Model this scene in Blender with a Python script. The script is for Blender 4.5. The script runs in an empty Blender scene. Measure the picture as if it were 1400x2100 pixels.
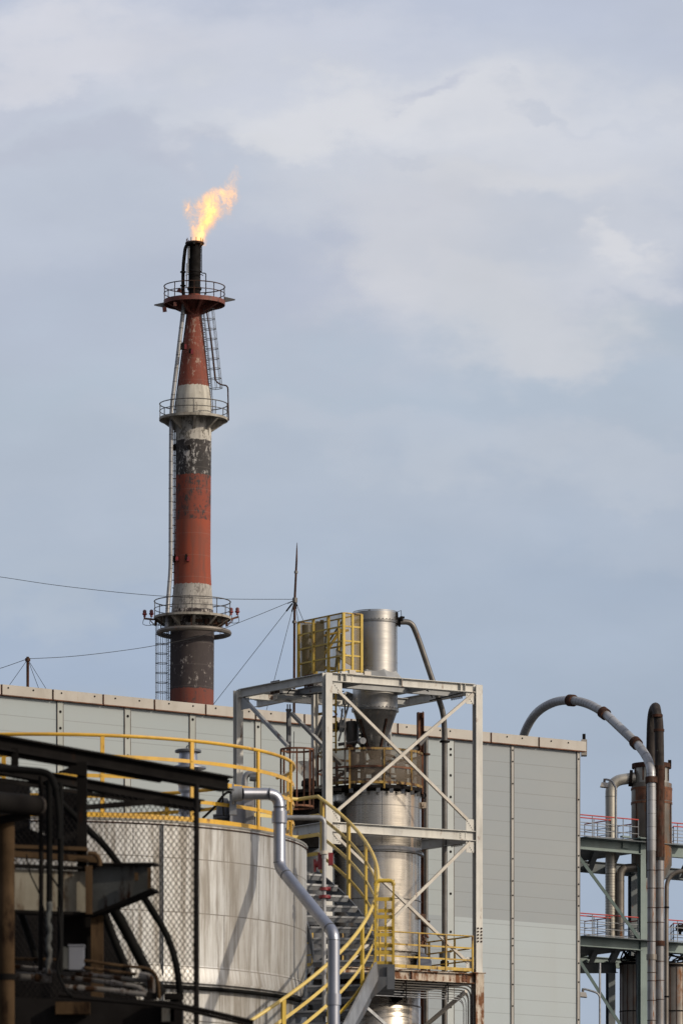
import bpy, math, random
from mathutils import Vector as V, Matrix
random.seed(7)
PI = math.pi; R = math.radians
sc = bpy.context.scene
COL = sc.collection
F = 12500.0; HZ = 3160.0; ZC = 1.7

def P(px, py, Y): return V(((px-700)/F*Y, Y, ZC+(HZ-py)/F*Y))
def X(px, Y): return (px-700)/F*Y
def Z(py, Y): return ZC+(HZ-py)/F*Y
def S(Y): return F/Y

# ------------------------------------------------------------------ mesh builder
class MB:
    def __init__(s): s.v = []; s.f = []; s.uv = {}
    def add(s, vs, fs):
        o = len(s.v); s.v += [V(v) for v in vs]; s.f += [tuple(i+o for i in f) for f in fs]
        return s
    def bar(s, p, q, w, h, up=(0,0,1)):
        p = V(p); q = V(q); t = (q-p).normalized(); up = V(up)
        if abs(t.dot(up)) > .99: up = V((0,1,0)) if abs(t.y) < .9 else V((1,0,0))
        a = t.cross(up).normalized(); b = a.cross(t)
        vs = []
        for c in (p, q):
            for i, j in ((-1,-1),(1,-1),(1,1),(-1,1)): vs.append(c+a*(i*w/2)+b*(j*h/2))
        return s.add(vs, [(3,2,1,0),(4,5,6,7),(0,1,5,4),(1,2,6,5),(2,3,7,6),(3,0,4,7)])
    def box(s, c, sx, sy, sz, rz=0):
        c = V(c); m = Matrix.Rotation(rz, 3, 'Z'); vs = []
        for k in (-1,1):
            for i, j in ((-1,-1),(1,-1),(1,1),(-1,1)): vs.append(c+m@V((i*sx/2, j*sy/2, k*sz/2)))
        return s.add(vs, [(3,2,1,0),(4,5,6,7),(0,1,5,4),(1,2,6,5),(2,3,7,6),(3,0,4,7)])
    def ibeam(s, p, q, d, b, tf=.014, tw=.012, up=(0,0,1)):
        p = V(p); q = V(q); t = (q-p).normalized(); up = V(up)
        a = t.cross(up).normalized(); u = a.cross(t)
        for k in (-1, 1):
            o = u*(k*(d-tf)/2); s.bar(p+o, q+o, b, tf, u)
        s.bar(p, q, tw, d-2*tf, u)
        return s
    def tube(s, pts, r, n=12, caps=True, closed=False):
        pts = [V(p) for p in pts]; m = len(pts)
        rs = r if isinstance(r, (list, tuple)) else [r]*m
        T = []
        for i in range(m):
            if closed: t = pts[(i+1) % m]-pts[i-1]
            else: t = pts[min(i+1, m-1)]-pts[max(i-1, 0)]
            T.append(t.normalized())
        ref = V((0,0,1)) if abs(T[0].z) < .9 else V((0,1,0))
        a = T[0].cross(ref).normalized(); vs = []
        for i in range(m):
            a = (a-T[i]*a.dot(T[i])).normalized(); b = T[i].cross(a)
            for k in range(n):
                an = 2*PI*k/n; vs.append(pts[i]+(a*math.cos(an)+b*math.sin(an))*rs[i])
        fs = []
        for i in range(m if closed else m-1):
            j = (i+1) % m
            for k in range(n):
                l = (k+1) % n; fs.append((i*n+k, i*n+l, j*n+l, j*n+k))
        if caps and not closed:
            fs.append(tuple(reversed(range(n)))); fs.append(tuple(range((m-1)*n, m*n)))
        return s.add(vs, fs)
    def cyl(s, p, q, r, n=16): return s.tube([p, q], r, n)
    def sweep(s, pts, w, h, closed=False):
        """flat bar following a path, width w across, height h along z"""
        pts = [V(p) for p in pts]; m = len(pts); vs = []
        for i in range(m):
            if closed: t = pts[(i+1) % m]-pts[i-1]
            else: t = pts[min(i+1, m-1)]-pts[max(i-1, 0)]
            a = V((t.y, -t.x, 0)).normalized(); u = V((0,0,1))
            for x, y in ((-1,-1),(1,-1),(1,1),(-1,1)): vs.append(pts[i]+a*(x*w/2)+u*(y*h/2))
        fs = []
        for i in range(m if closed else m-1):
            j = (i+1) % m
            for k in range(4):
                l = (k+1) % 4; fs.append((i*4+k, i*4+l, j*4+l, j*4+k))
        if not closed: fs += [(3,2,1,0), ((m-1)*4, (m-1)*4+1, (m-1)*4+2, (m-1)*4+3)]
        return s.add(vs, fs)
    def lathe(s, c, prof, n=48, a0=0, a1=2*PI, uv=False):
        """prof: list of (r, z) with z absolute; c: (x, y)"""
        full = abs(a1-a0-2*PI) < 1e-6; cols = n if full else n+1
        o = len(s.v); vs = []
        for r, z in prof:
            for k in range(cols):
                an = a0+(a1-a0)*k/n; vs.append((c[0]+r*math.sin(an), c[1]-r*math.cos(an), z))
        fs = []
        for i in range(len(prof)-1):
            for k in range(n):
                l = (k+1) % cols
                if uv:
                    s.uv[len(s.f)+len(fs)] = (a0+(a1-a0)*k/n, a0+(a1-a0)*(k+1)/n, prof[i][0], prof[i][1], prof[i+1][1])
                fs.append((i*cols+k, i*cols+l, (i+1)*cols+l, (i+1)*cols+k))
        return s.add(vs, fs)
    def ring(s, c, z, r, w, n=48, a0=0, a1=2*PI, rt=None):
        """round tube ring"""
        full = abs(a1-a0-2*PI) < 1e-6; m = n if full else n+1
        pts = [(c[0]+r*math.sin(a0+(a1-a0)*k/n), c[1]-r*math.cos(a0+(a1-a0)*k/n), z) for k in range(m)]
        return s.tube(pts, w, 8, closed=full)
    def flatring(s, c, z, r, w, h, n=64, a0=0, a1=2*PI):
        full = abs(a1-a0-2*PI) < 1e-6; m = n if full else n+1
        pts = [(c[0]+r*math.sin(a0+(a1-a0)*k/n), c[1]-r*math.cos(a0+(a1-a0)*k/n), z) for k in range(m)]
        return s.sweep(pts, w, h, closed=full)
    def disc(s, c, z, r, n=32):
        vs = [(c[0]+r*math.sin(2*PI*k/n), c[1]-r*math.cos(2*PI*k/n), z) for k in range(n)]
        return s.add(vs, [tuple(range(n))])
    def prism(s, poly, thick, nrm):
        """extrude polygon (3d points, planar) by thick along nrm"""
        d = V(nrm).normalized()*thick/2; n = len(poly)
        vs = [V(p)-d for p in poly]+[V(p)+d for p in poly]
        return s.add(vs, [tuple(reversed(range(n))), tuple(range(n, 2*n))]+[(i, (i+1) % n, n+(i+1) % n, n+i) for i in range(n)])
    def bolts(s, pts, nrm, r=.02, h=.03):
        d = V(nrm).normalized()
        for p in pts: s.tube([V(p)-d*.002, V(p)+d*h], r, 6)
        return s

def fillet(pts, rad, n=6):
    pts = [V(p) for p in pts]; out = [pts[0]]
    for i in range(1, len(pts)-1):
        rd = rad[i-1] if isinstance(rad, (list, tuple)) else rad
        a = (pts[i-1]-pts[i]); b = (pts[i+1]-pts[i])
        d = min(rd, a.length*.49, b.length*.49)
        p0 = pts[i]+a.normalized()*d; p1 = pts[i]+b.normalized()*d
        for k in range(n+1):
            t = k/n; out.append(p0*(1-t)**2+pts[i]*2*t*(1-t)+p1*t*t)
    out.append(pts[-1]); return out

def smooth(pts, n=6):
    pts = [V(p) for p in pts]; out = []
    for i in range(len(pts)-1):
        p0 = pts[max(i-1,0)]; p1 = pts[i]; p2 = pts[i+1]; p3 = pts[min(i+2, len(pts)-1)]
        for k in range(n):
            t = k/n
            out.append(.5*((2*p1)+(p2-p0)*t+(2*p0-5*p1+4*p2-p3)*t*t+(3*p1-p0-3*p2+p3)*t**3))
    out.append(pts[-1]); return out

def rootloc(o):
    while o.parent: o = o.parent
    return V(o.location)
def obj(name, mb, m, parent=None, loc=None, ang=35):
    me = bpy.data.meshes.new(name)
    o = bpy.data.objects.new(name, me); COL.objects.link(o)
    if parent is not None:
        L = rootloc(parent); o.parent = parent
    else:
        if loc is None:
            n = len(mb.v); c = sum(mb.v, V())/n; loc = V((c.x, c.y, min(v.z for v in mb.v)))
        L = V(loc); o.location = L
    me.from_pydata([tuple(v-L) for v in mb.v], [], mb.f)
    if mb.uv:
        uvl = me.uv_layers.new(name='UVMap')
        for fi, (a, b, r, z0, z1) in mb.uv.items():
            p = me.polygons[fi]; q = ((a,z0),(b,z0),(b,z1),(a,z1))
            for k, li in enumerate(p.loop_indices): uvl.data[li].uv = (q[k][0]*r, q[k][1])
    me.polygons.foreach_set('use_smooth', [True]*len(me.polygons))
    me.validate(); me.update()
    me.set_sharp_from_angle(angle=R(ang))
    me.materials.append(m)
    return o
def tag(o, label, cat, group=None, kind=None):
    o['label'] = label; o['category'] = cat
    if group: o['group'] = group
    if kind: o['kind'] = kind
    return o
def thing(name, loc, label, cat, group=None):
    o = bpy.data.objects.new(name, None); COL.objects.link(o); o.location = V(loc); o.empty_display_size = .2
    return tag(o, label, cat, group)
def struct(name, mb, m):
    o = obj(name, mb, m); o['kind'] = 'structure'; return o

# ------------------------------------------------------------------ materials
class NT:
    def __init__(s, name):
        s.m = bpy.data.materials.new(name); s.m.use_nodes = True; s.t = s.m.node_tree
        s.b = s.t.nodes['Principled BSDF']; s.out = s.t.nodes['Material Output']
    def n(s, k, **kw):
        x = s.t.nodes.new(k)
        for a, b in kw.items(): setattr(x, a, b)
        return x
    def l(s, a, b): s.t.links.new(a, b)
    def coord(s, scale, which='Object'):
        tc = s.n('ShaderNodeTexCoord'); mp = s.n('ShaderNodeMapping'); mp.inputs['Scale'].default_value = scale
        s.l(tc.outputs[which], mp.inputs[0]); return mp.outputs[0]
    def noise(s, vec, scale, detail=5, rough=.55):
        x = s.n('ShaderNodeTexNoise'); x.inputs['Scale'].default_value = scale; x.inputs['Detail'].default_value = detail
        x.inputs['Roughness'].default_value = rough
        if vec is not None: s.l(vec, x.inputs['Vector'])
        return x.outputs['Fac']
    def rng(s, fac, a, b, c=0., d=1.):
        x = s.n('ShaderNodeMapRange'); x.inputs[1].default_value = a; x.inputs[2].default_value = b
        x.inputs[3].default_value = c; x.inputs[4].default_value = d; s.l(fac, x.inputs[0]); return x.outputs[0]
    def mix(s, fac, a, b, mode='MIX'):
        x = s.n('ShaderNodeMix', data_type='RGBA', blend_type=mode)
        for sock, val in ((x.inputs[0], fac), (x.inputs[6], a), (x.inputs[7], b)):
            if isinstance(val, (int, float)): sock.default_value = val
            elif isinstance(val, tuple): sock.default_value = (*val, 1)
            else: s.l(val, sock)
        return x.outputs[2]
    def math(s, op, a, b=0., clamp=False):
        x = s.n('ShaderNodeMath', operation=op); x.use_clamp = clamp
        for sock, val in ((x.inputs[0], a), (x.inputs[1], b)):
            if isinstance(val, (int, float)): sock.default_value = val
            else: s.l(val, sock)
        return x.outputs[0]
    def bump(s, h, st=.3, dist=.01):
        x = s.n('ShaderNodeBump'); x.inputs['Strength'].default_value = st; x.inputs['Distance'].default_value = dist
        s.l(h, x.inputs['Height']); s.l(x.outputs[0], s.b.inputs['Normal'])

def pmat(name, c1, c2=None, scale=3., rough=.6, metal=0., rust=0., streak=0., rustc=(.16,.06,.025), dirtc=(.10,.085,.07), bump=.15, rs=4., zs=.12, rz=.45):
    """painted or bare metal: two-tone noise, dirt streaks running down, rust patches"""
    t = NT(name); c2 = c2 or tuple(x*.75 for x in c1)
    v = t.coord((1,1,1)); nz = t.noise(v, scale)
    col = t.mix(t.rng(nz, .35, .65), c1, c2)
    if streak:
        v2 = t.coord((1,1,zs)); ns = t.noise(v2, scale*3, 6, .6)
        col = t.mix(t.math('MULTIPLY', t.rng(ns, .5, .72), streak), col, dirtc)
    rg = t.rng(nz, .3, .7, rough-.08, rough+.08); mt = None
    if rust:
        v3 = t.coord((1,1,rz)); a = t.noise(v3, rs, 8, .68); v4 = t.coord((1,1,min(.1,rz))); b = t.noise(v4, rs*2.2, 4, .6)
        w = t.math('ADD', t.math('MULTIPLY', a, .6), t.math('MULTIPLY', b, .4))
        lo = .66-.3*rust; rm = t.rng(w, lo, lo+.07)
        rc = t.mix(t.noise(v, 14, 4), rustc, tuple(x*.35 for x in rustc))
        col = t.mix(rm, col, rc)
        rg = t.math('MAXIMUM', rg, t.math('MULTIPLY', rm, .85))
        if metal: mt = t.rng(rm, 0, 1, metal, 0)
    t.l(col, t.b.inputs['Base Color']); t.l(rg, t.b.inputs['Roughness'])
    t.b.inputs['Metallic'].default_value = metal
    if mt: t.l(mt, t.b.inputs['Metallic'])
    if bump: t.bump(t.noise(v, scale*6, 5), bump, .006)
    return t.m

M = {}
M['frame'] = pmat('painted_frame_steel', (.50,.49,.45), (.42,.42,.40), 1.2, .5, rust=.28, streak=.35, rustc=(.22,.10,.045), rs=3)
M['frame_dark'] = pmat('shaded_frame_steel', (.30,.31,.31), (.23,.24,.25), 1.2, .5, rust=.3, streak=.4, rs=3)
M['frame_rusty'] = pmat('rust_stained_steel', (.46,.41,.34), (.36,.30,.23), 1.5, .6, rust=.62, streak=.6, rustc=(.20,.08,.03), dirtc=(.18,.10,.05), rs=3)
M['yellow'] = pmat('yellow_paint', (.62,.43,.045), (.50,.33,.035), 2., .45, rust=.18, streak=.3, dirtc=(.16,.11,.04), rs=5)
M['yellow_tank'] = pmat('amber_yellow_paint', (.58,.34,.03), (.46,.26,.025), 2., .42, rust=.22, streak=.35, dirtc=(.16,.10,.04), rs=5)
M['yellow_old'] = pmat('old_yellow_paint', (.50,.33,.035), (.30,.19,.04), 2., .6, rust=.42, streak=.6, rustc=(.12,.05,.02), rs=4)
M['yellow_rust'] = pmat('rusting_yellow_paint', (.34,.22,.04), (.20,.12,.04), 2., .7, rust=.62, streak=.6, rustc=(.07,.03,.015), rs=4)
M['yellow'] = pmat('worn_yellow_paint', (.50,.35,.035), (.38,.255,.03), 2., .5, rust=.26, streak=.4, dirtc=(.13,.09,.035), rs=5)
M['rust_black'] = pmat('blackened_rust', (.016,.011,.010), (.009,.007,.007), 2.5, .9, rust=.3, streak=.5, rustc=(.045,.018,.010), bump=.6)
M['yellow_pale'] = pmat('faded_yellow_paint', (.60,.46,.14), (.5,.36,.09), 2., .5, rust=.2, streak=.3, dirtc=(.2,.15,.08), rs=5)
M['galv'] = pmat('galvanised_steel', (.30,.31,.32), (.20,.21,.23), 4., .5, metal=.5, streak=.4, rust=.15)
M['galv_dark'] = pmat('dark_galvanised_steel', (.10,.11,.125), (.065,.07,.08), 3., .6, metal=.3, streak=.5, rust=.15)
M['galv_pipe'] = pmat('grey_clad_pipe', (.33,.345,.39), (.26,.275,.32), 1.5, .36, metal=.85, streak=.35, dirtc=(.16,.15,.15), bump=.08)
M['pipe_dark'] = pmat('dark_grey_pipe', (.14,.135,.13), (.09,.085,.08), 2., .45, metal=.5, rust=.25, streak=.4)
M['black'] = pmat('sooty_shaded_black_steel', (.011,.010,.010), (.006,.005,.005), 3., .7, rust=.12, rustc=(.06,.025,.012))  # foreground parts have their shade put into this black
M['black_gloss'] = pmat('black_rubber', (.006,.006,.006), (.003,.003,.003), 3., .8, bump=.05)
M['rust'] = pmat('rust_brown', (.17,.065,.03), (.07,.03,.018), 3., .85, rust=.3, streak=.6, rustc=(.25,.09,.03), bump=.4)
M['rust_dark'] = pmat('dark_rust', (.07,.032,.022), (.03,.018,.014), 3., .85, streak=.6, rust=.3, rustc=(.13,.045,.02), bump=.4)
M['red_deck'] = pmat('weathered_red_paint', (.16,.04,.026), (.09,.025,.018), 1.2, .7, rust=.35, streak=.6, rustc=(.08,.03,.02), rs=2)
M['concrete'] = pmat('stained_concrete', (.34,.32,.28), (.22,.20,.17), 1.5, .85, rust=.3, streak=.7, rustc=(.12,.08,.05), rs=1.5, bump=.3)
M['clad'] = pmat('weathered_cladding', (.40,.385,.345), (.30,.285,.25), .8, .42, metal=.6, streak=.5, dirtc=(.14,.12,.10))
M['cap'] = pmat('beige_parapet_cap', (.35,.33,.30), (.30,.28,.25), .5, .5, metal=.1, streak=.5, rust=.08, rustc=(.28,.18,.10), dirtc=(.20,.17,.14), zs=.3)
M['green'] = pmat('pale_green_paint', (.16,.215,.205), (.12,.165,.16), .8, .5, streak=.3, rust=.18, rs=2)
M['green_dark'] = pmat('dark_green_grey_paint', (.075,.095,.105), (.05,.065,.075), .8, .6, streak=.4, rust=.2)
M['red'] = pmat('red_handrail_paint', (.42,.055,.045), (.32,.04,.035), 2., .45)
M['red_valve'] = pmat('dark_red_paint', (.20,.018,.022), (.13,.012,.016), 4., .45, rust=.12)
M['lamp'] = pmat('pale_lamp_housing', (.35,.33,.31), (.25,.24,.23), 4., .5)
M['glass_red'] = pmat('dull_red_glass', (.14,.03,.025), (.09,.02,.02), 4., .25)
M['wire'] = pmat('dark_wire', (.025,.025,.027), (.018,.018,.018), 2., .6, bump=0)
M['duct'] = pmat('lagged_duct', (.34,.35,.37), (.27,.275,.285), 1., .45, metal=.35, streak=.4)
M['duct_stained'] = pmat('rust_stained_duct', (.20,.18,.16), (.13,.115,.10), 1., .5, metal=.55, streak=.5, rust=.42, rustc=(.24,.10,.035), rs=1.1)
M['duct_streaked'] = pmat('rust_streaked_duct', (.25,.25,.26), (.17,.165,.165), 1., .45, metal=.45, streak=.5, rust=.40, rustc=(.26,.10,.03), rs=4.5, rz=.10)
M['rod_white'] = pmat('pale_bracing', (.48,.45,.40), (.40,.37,.32), 1.5, .5, rust=.22, streak=.3, rs=4)
M['panel_box'] = pmat('pale_grey_box', (.30,.31,.35), (.24,.25,.28), 2., .5, streak=.3)
M['fg_beam'] = pmat('foreground_shaded_steel', (.008,.007,.0065), (.004,.0035,.0035), 3., .85, rust=.2, rustc=(.018,.009,.006))  # foreground shade is put into these dark fg tones
M['fg_rust'] = pmat('foreground_rusty_post', (.07,.045,.025), (.035,.022,.012), 2.5, .9, rust=.45, streak=.7, rustc=(.015,.008,.005), dirtc=(.02,.012,.007), bump=.4)
M['fg_pale'] = pmat('foreground_flaking_girder', (.19,.18,.15), (.14,.13,.105), 3., .85, rust=.34, streak=.4, rustc=(.06,.028,.012), dirtc=(.07,.045,.025), rs=5, bump=.4)
M['fg_grey'] = pmat('foreground_grey_girder', (.075,.08,.08), (.05,.052,.05), 3., .85, rust=.45, streak=.6, rustc=(.022,.01,.006), rs=5, bump=.4)
M['fg_pipe'] = pmat('foreground_grey_conduit', (.15,.145,.145), (.09,.085,.08), 5., .6, rust=.5, rustc=(.04,.02,.01), streak=.5, rs=7)
M['fg_cut'] = pmat('pale_pipe_end', (.11,.095,.085), (.07,.06,.05), 6., .85)
M['fg_box'] = pmat('foreground_pale_box', (.13,.14,.165), (.10,.105,.125), 2., .6)
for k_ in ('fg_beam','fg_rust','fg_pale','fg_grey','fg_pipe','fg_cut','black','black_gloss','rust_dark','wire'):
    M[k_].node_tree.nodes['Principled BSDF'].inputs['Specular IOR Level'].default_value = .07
M['clad_strip'] = pmat('beige_cover_strip', (.32,.31,.29), (.26,.25,.235), .5, .55)
M['strip_pale'] = pmat('pale_cover_strip', (.36,.39,.39), (.32,.35,.35), .5, .55)
M['strip'] = pmat('wall_cover_strip', (.30,.32,.305), (.26,.28,.265), .5, .55)

def mat_stainless(name, base=(.50,.46,.40), rough=.3, rustw=.5, dark=.6):
    t = NT(name); v = t.coord((1,1,1)); vs = t.coord((1,1,.06)); vh = t.coord((.3,.3,6))
    a = t.noise(vs, 5, 5, .6); b = t.noise(v, 1.3, 4); h = t.noise(vh, 3, 3)
    col = t.mix(t.rng(a, .35, .7), base, tuple(x*dark for x in base))
    col = t.mix(t.math('MULTIPLY', t.rng(b, .45, .75), .4), col, tuple(x*.55 for x in base))
    rr = t.noise(t.coord((1.,1.,.035)), 3.1, 4, .5); rm = t.math('MULTIPLY', t.rng(rr, .60, .70), rustw)
    col = t.mix(rm, col, (.32,.16,.055))
    t.l(col, t.b.inputs['Base Color'])
    rg = t.rng(t.math('ADD', a, h), .7, 1.3, rough-.06, rough+.14); t.l(t.math('ADD', rg, t.math('MULTIPLY', rm, .3)), t.b.inputs['Roughness'])
    t.l(t.rng(rm, 0, 1, .92, .2), t.b.inputs['Metallic'])
    t.bump(t.math('ADD', b, t.math('MULTIPLY', h, .3)), .12, .03)
    return t.m
M['steel'] = mat_stainless('stainless_shell', rough=.25)
M['steel_clean'] = mat_stainless('brushed_stainless', (.42,.41,.39), .30, .15, .8)
M['steel_dark'] = mat_stainless('dark_stainless_cone', (.24,.235,.225), .27, .2, .7)

def mat_tank():
    t = NT('clad_tank_shell'); uv = t.coord((1,1,1), 'UV')
    br = t.n('ShaderNodeTexBrick'); br.offset = .5
    br.inputs['Scale'].default_value = 1; br.inputs['Mortar Size'].default_value = .007; br.inputs['Mortar Smooth'].default_value = .3
    br.inputs['Brick Width'].default_value = 1.52; br.inputs['Row Height'].default_value = .77; br.inputs['Bias'].default_value = 0
    br.inputs['Color1'].default_value = (.50,.505,.50,1); br.inputs['Color2'].default_value = (.42,.43,.43,1); br.inputs['Mortar'].default_value = (.09,.08,.07,1)
    mp = t.n('ShaderNodeMapping'); mp.inputs['Location'].default_value = (.12, TANK_UV, 0); t.l(uv, mp.inputs[0]); t.l(mp.outputs[0], br.inputs['Vector'])
    s1 = t.noise(t.coord((1,.06,1), 'UV'), 6.5, 8, .7); s2 = t.noise(t.coord((1,.03,1), 'UV'), 1.6, 5, .6); s3 = t.noise(t.coord((1,.05,1), 'UV'), 26, 4, .6)
    big = t.noise(t.coord((1,1,1), 'UV'), .7, 4)
    col = t.mix(t.math('MULTIPLY', t.rng(s1, .47, .60), .85), br.outputs['Color'], (.16,.145,.125))
    col = t.mix(t.math('MULTIPLY', t.rng(s2, .47, .60), .42), col, (.25,.225,.19))
    col = t.mix(t.math('MULTIPLY', t.rng(s3, .45, .62), .45), col, (.24,.22,.19))
    col = t.mix(t.math('MULTIPLY', t.rng(big, .5, .75), .35), col, (.22,.20,.17))
    t.l(col, t.b.inputs['Base Color']); t.b.inputs['Metallic'].default_value = .35
    t.l(t.rng(s1, .3, .7, .38, .6), t.b.inputs['Roughness'])
    t.bump(t.math('ADD', t.math('MULTIPLY', br.outputs['Fac'], -1), t.math('MULTIPLY', big, 1.5)), .35, .02)
    return t.m

def mat_wall(name, top, low, zt, zs=.576, z0=0.):
    t = NT(name); tc = t.n('ShaderNodeTexCoord'); sp = t.n('ShaderNodeSeparateXYZ'); t.l(tc.outputs['Object'], sp.inputs[0])
    z = sp.outputs[2]
    col = t.mix(t.rng(z, zt-.01, zt+.01), low, top)
    fr = t.math('FRACT', t.math('DIVIDE', t.math('ADD', z, z0), zs))
    line = t.math('GREATER_THAN', t.math('ABSOLUTE', t.math('SUBTRACT', fr, .5)), .472)
    nz = t.noise(t.coord((1,1,1)), .35, 4); st = t.noise(t.coord((1,1,.08)), 1.6, 5)
    fl = t.n('ShaderNodeTexWhiteNoise', noise_dimensions='1D'); t.l(t.math('FLOOR', t.math('ADD', t.math('DIVIDE', t.math('ADD', z, z0), zs), .5)), fl.inputs['W'])
    col = t.mix(t.math('MULTIPLY', fl.outputs['Value'], .10), col, (.25,.25,.25))
    col = t.mix(t.math('MULTIPLY', t.rng(nz, .4, .7), .16), col, (.30,.30,.28))
    col = t.mix(t.math('MULTIPLY', t.rng(st, .5, .75), .14), col, (.23,.24,.23))
    col = t.mix(t.math('MULTIPLY', line, .30), col, (.10,.10,.095))
    t.l(col, t.b.inputs['Base Color']); t.b.inputs['Roughness'].default_value = .55
    t.bump(t.math('ADD', t.math('MULTIPLY', line, -1), t.math('MULTIPLY', nz, .5)), .25, .02)
    return t.m

def mat_shaft(zs):
    """painted bands by height; zs: list of band tops (ascending z) with colours"""
    t = NT('banded_chimney_paint'); tc = t.n('ShaderNodeTexCoord'); sp = t.n('ShaderNodeSeparateXYZ'); t.l(tc.outputs['Object'], sp.inputs[0])
    wob = t.noise(t.coord((1,1,1)), 5, 6, .7)
    z = t.math('ADD', sp.outputs[2], t.rng(wob, .3, .7, -.07, .07))
    z0, z1 = zs[0][0], zs[-1][0]
    def ramp(key, src):
        r = t.n('ShaderNodeValToRGB'); r.color_ramp.interpolation = 'CONSTANT'; el = r.color_ramp.elements
        while len(el) > 1: el.remove(el[-1])
        for i, b in enumerate(zs[:-1]):
            pos = (b[0]-z0)/(z1-z0)
            e = el[0] if i == 0 else el.new(pos)
            e.position = pos if i else 0; c = b[key]; e.color = (*c, 1) if isinstance(c, tuple) else (c, c, c, 1)
        t.l(t.rng(src, z0, z1), r.inputs[0]); return r.outputs['Color']
    base = ramp(1, z); patch = ramp(2, z); amt = ramp(3, z)
    pn = t.noise(t.coord((1,1,.6)), 2.3, 12, .76); pf = t.noise(t.coord((1,1,.3)), 9, 8, .75)
    w = t.math('ADD', t.math('MULTIPLY', pn, .62), t.math('MULTIPLY', pf, .38))
    thr = t.math('SUBTRACT', .66, t.math('MULTIPLY', amt, .30))
    pm = t.math('MULTIPLY', t.math('SUBTRACT', w, thr), 28., True)
    col = t.mix(pm, base, patch)
    sk = t.noise(t.coord((1,1,.07)), 3.5, 6, .65)
    col = t.mix(t.math('MULTIPLY', t.rng(sk, .47, .7), .45), col, (.05,.04,.035))
    big = t.noise(t.coord((1,1,.5)), .8, 4); col = t.mix(t.math('MULTIPLY', t.rng(big, .4, .65), .30), col, (.06,.05,.045))
    fr = t.math('FRACT', t.math('DIVIDE', sp.outputs[2], 1.51)); ln = t.math('LESS_THAN', fr, .025)
    col = t.mix(t.math('MULTIPLY', ln, .12), col, (.30,.27,.25))
    t.l(col, t.b.inputs['Base Color']); t.b.inputs['Roughness'].default_value = .85
    t.bump(w, .5, .03)
    return t.m

def mat_mesh(name, col, alpha):
    """fine expanded-metal infill, seen only as a veil at this size"""
    t = NT(name); b = t.b; b.inputs['Base Color'].default_value = (*col, 1); b.inputs['Roughness'].default_value = .7
    tr = t.n('ShaderNodeBsdfTransparent'); mx = t.n('ShaderNodeMixShader')
    n = t.noise(t.coord((1,1,1)), 1.8, 5, .65)
    t.l(t.rng(n, .3, .7, alpha-.12, alpha+.18), mx.inputs[0]); t.l(tr.outputs[0], mx.inputs[1]); t.l(b.outputs[0], mx.inputs[2]); t.l(mx.outputs[0], t.out.inputs[0])
    return t.m
M['veil_yellow'] = mat_mesh('yellow_safety_mesh', (.26,.175,.035), .50)
M['veil_brown'] = mat_mesh('weathered_safety_mesh', (.10,.075,.05), .62)

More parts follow.
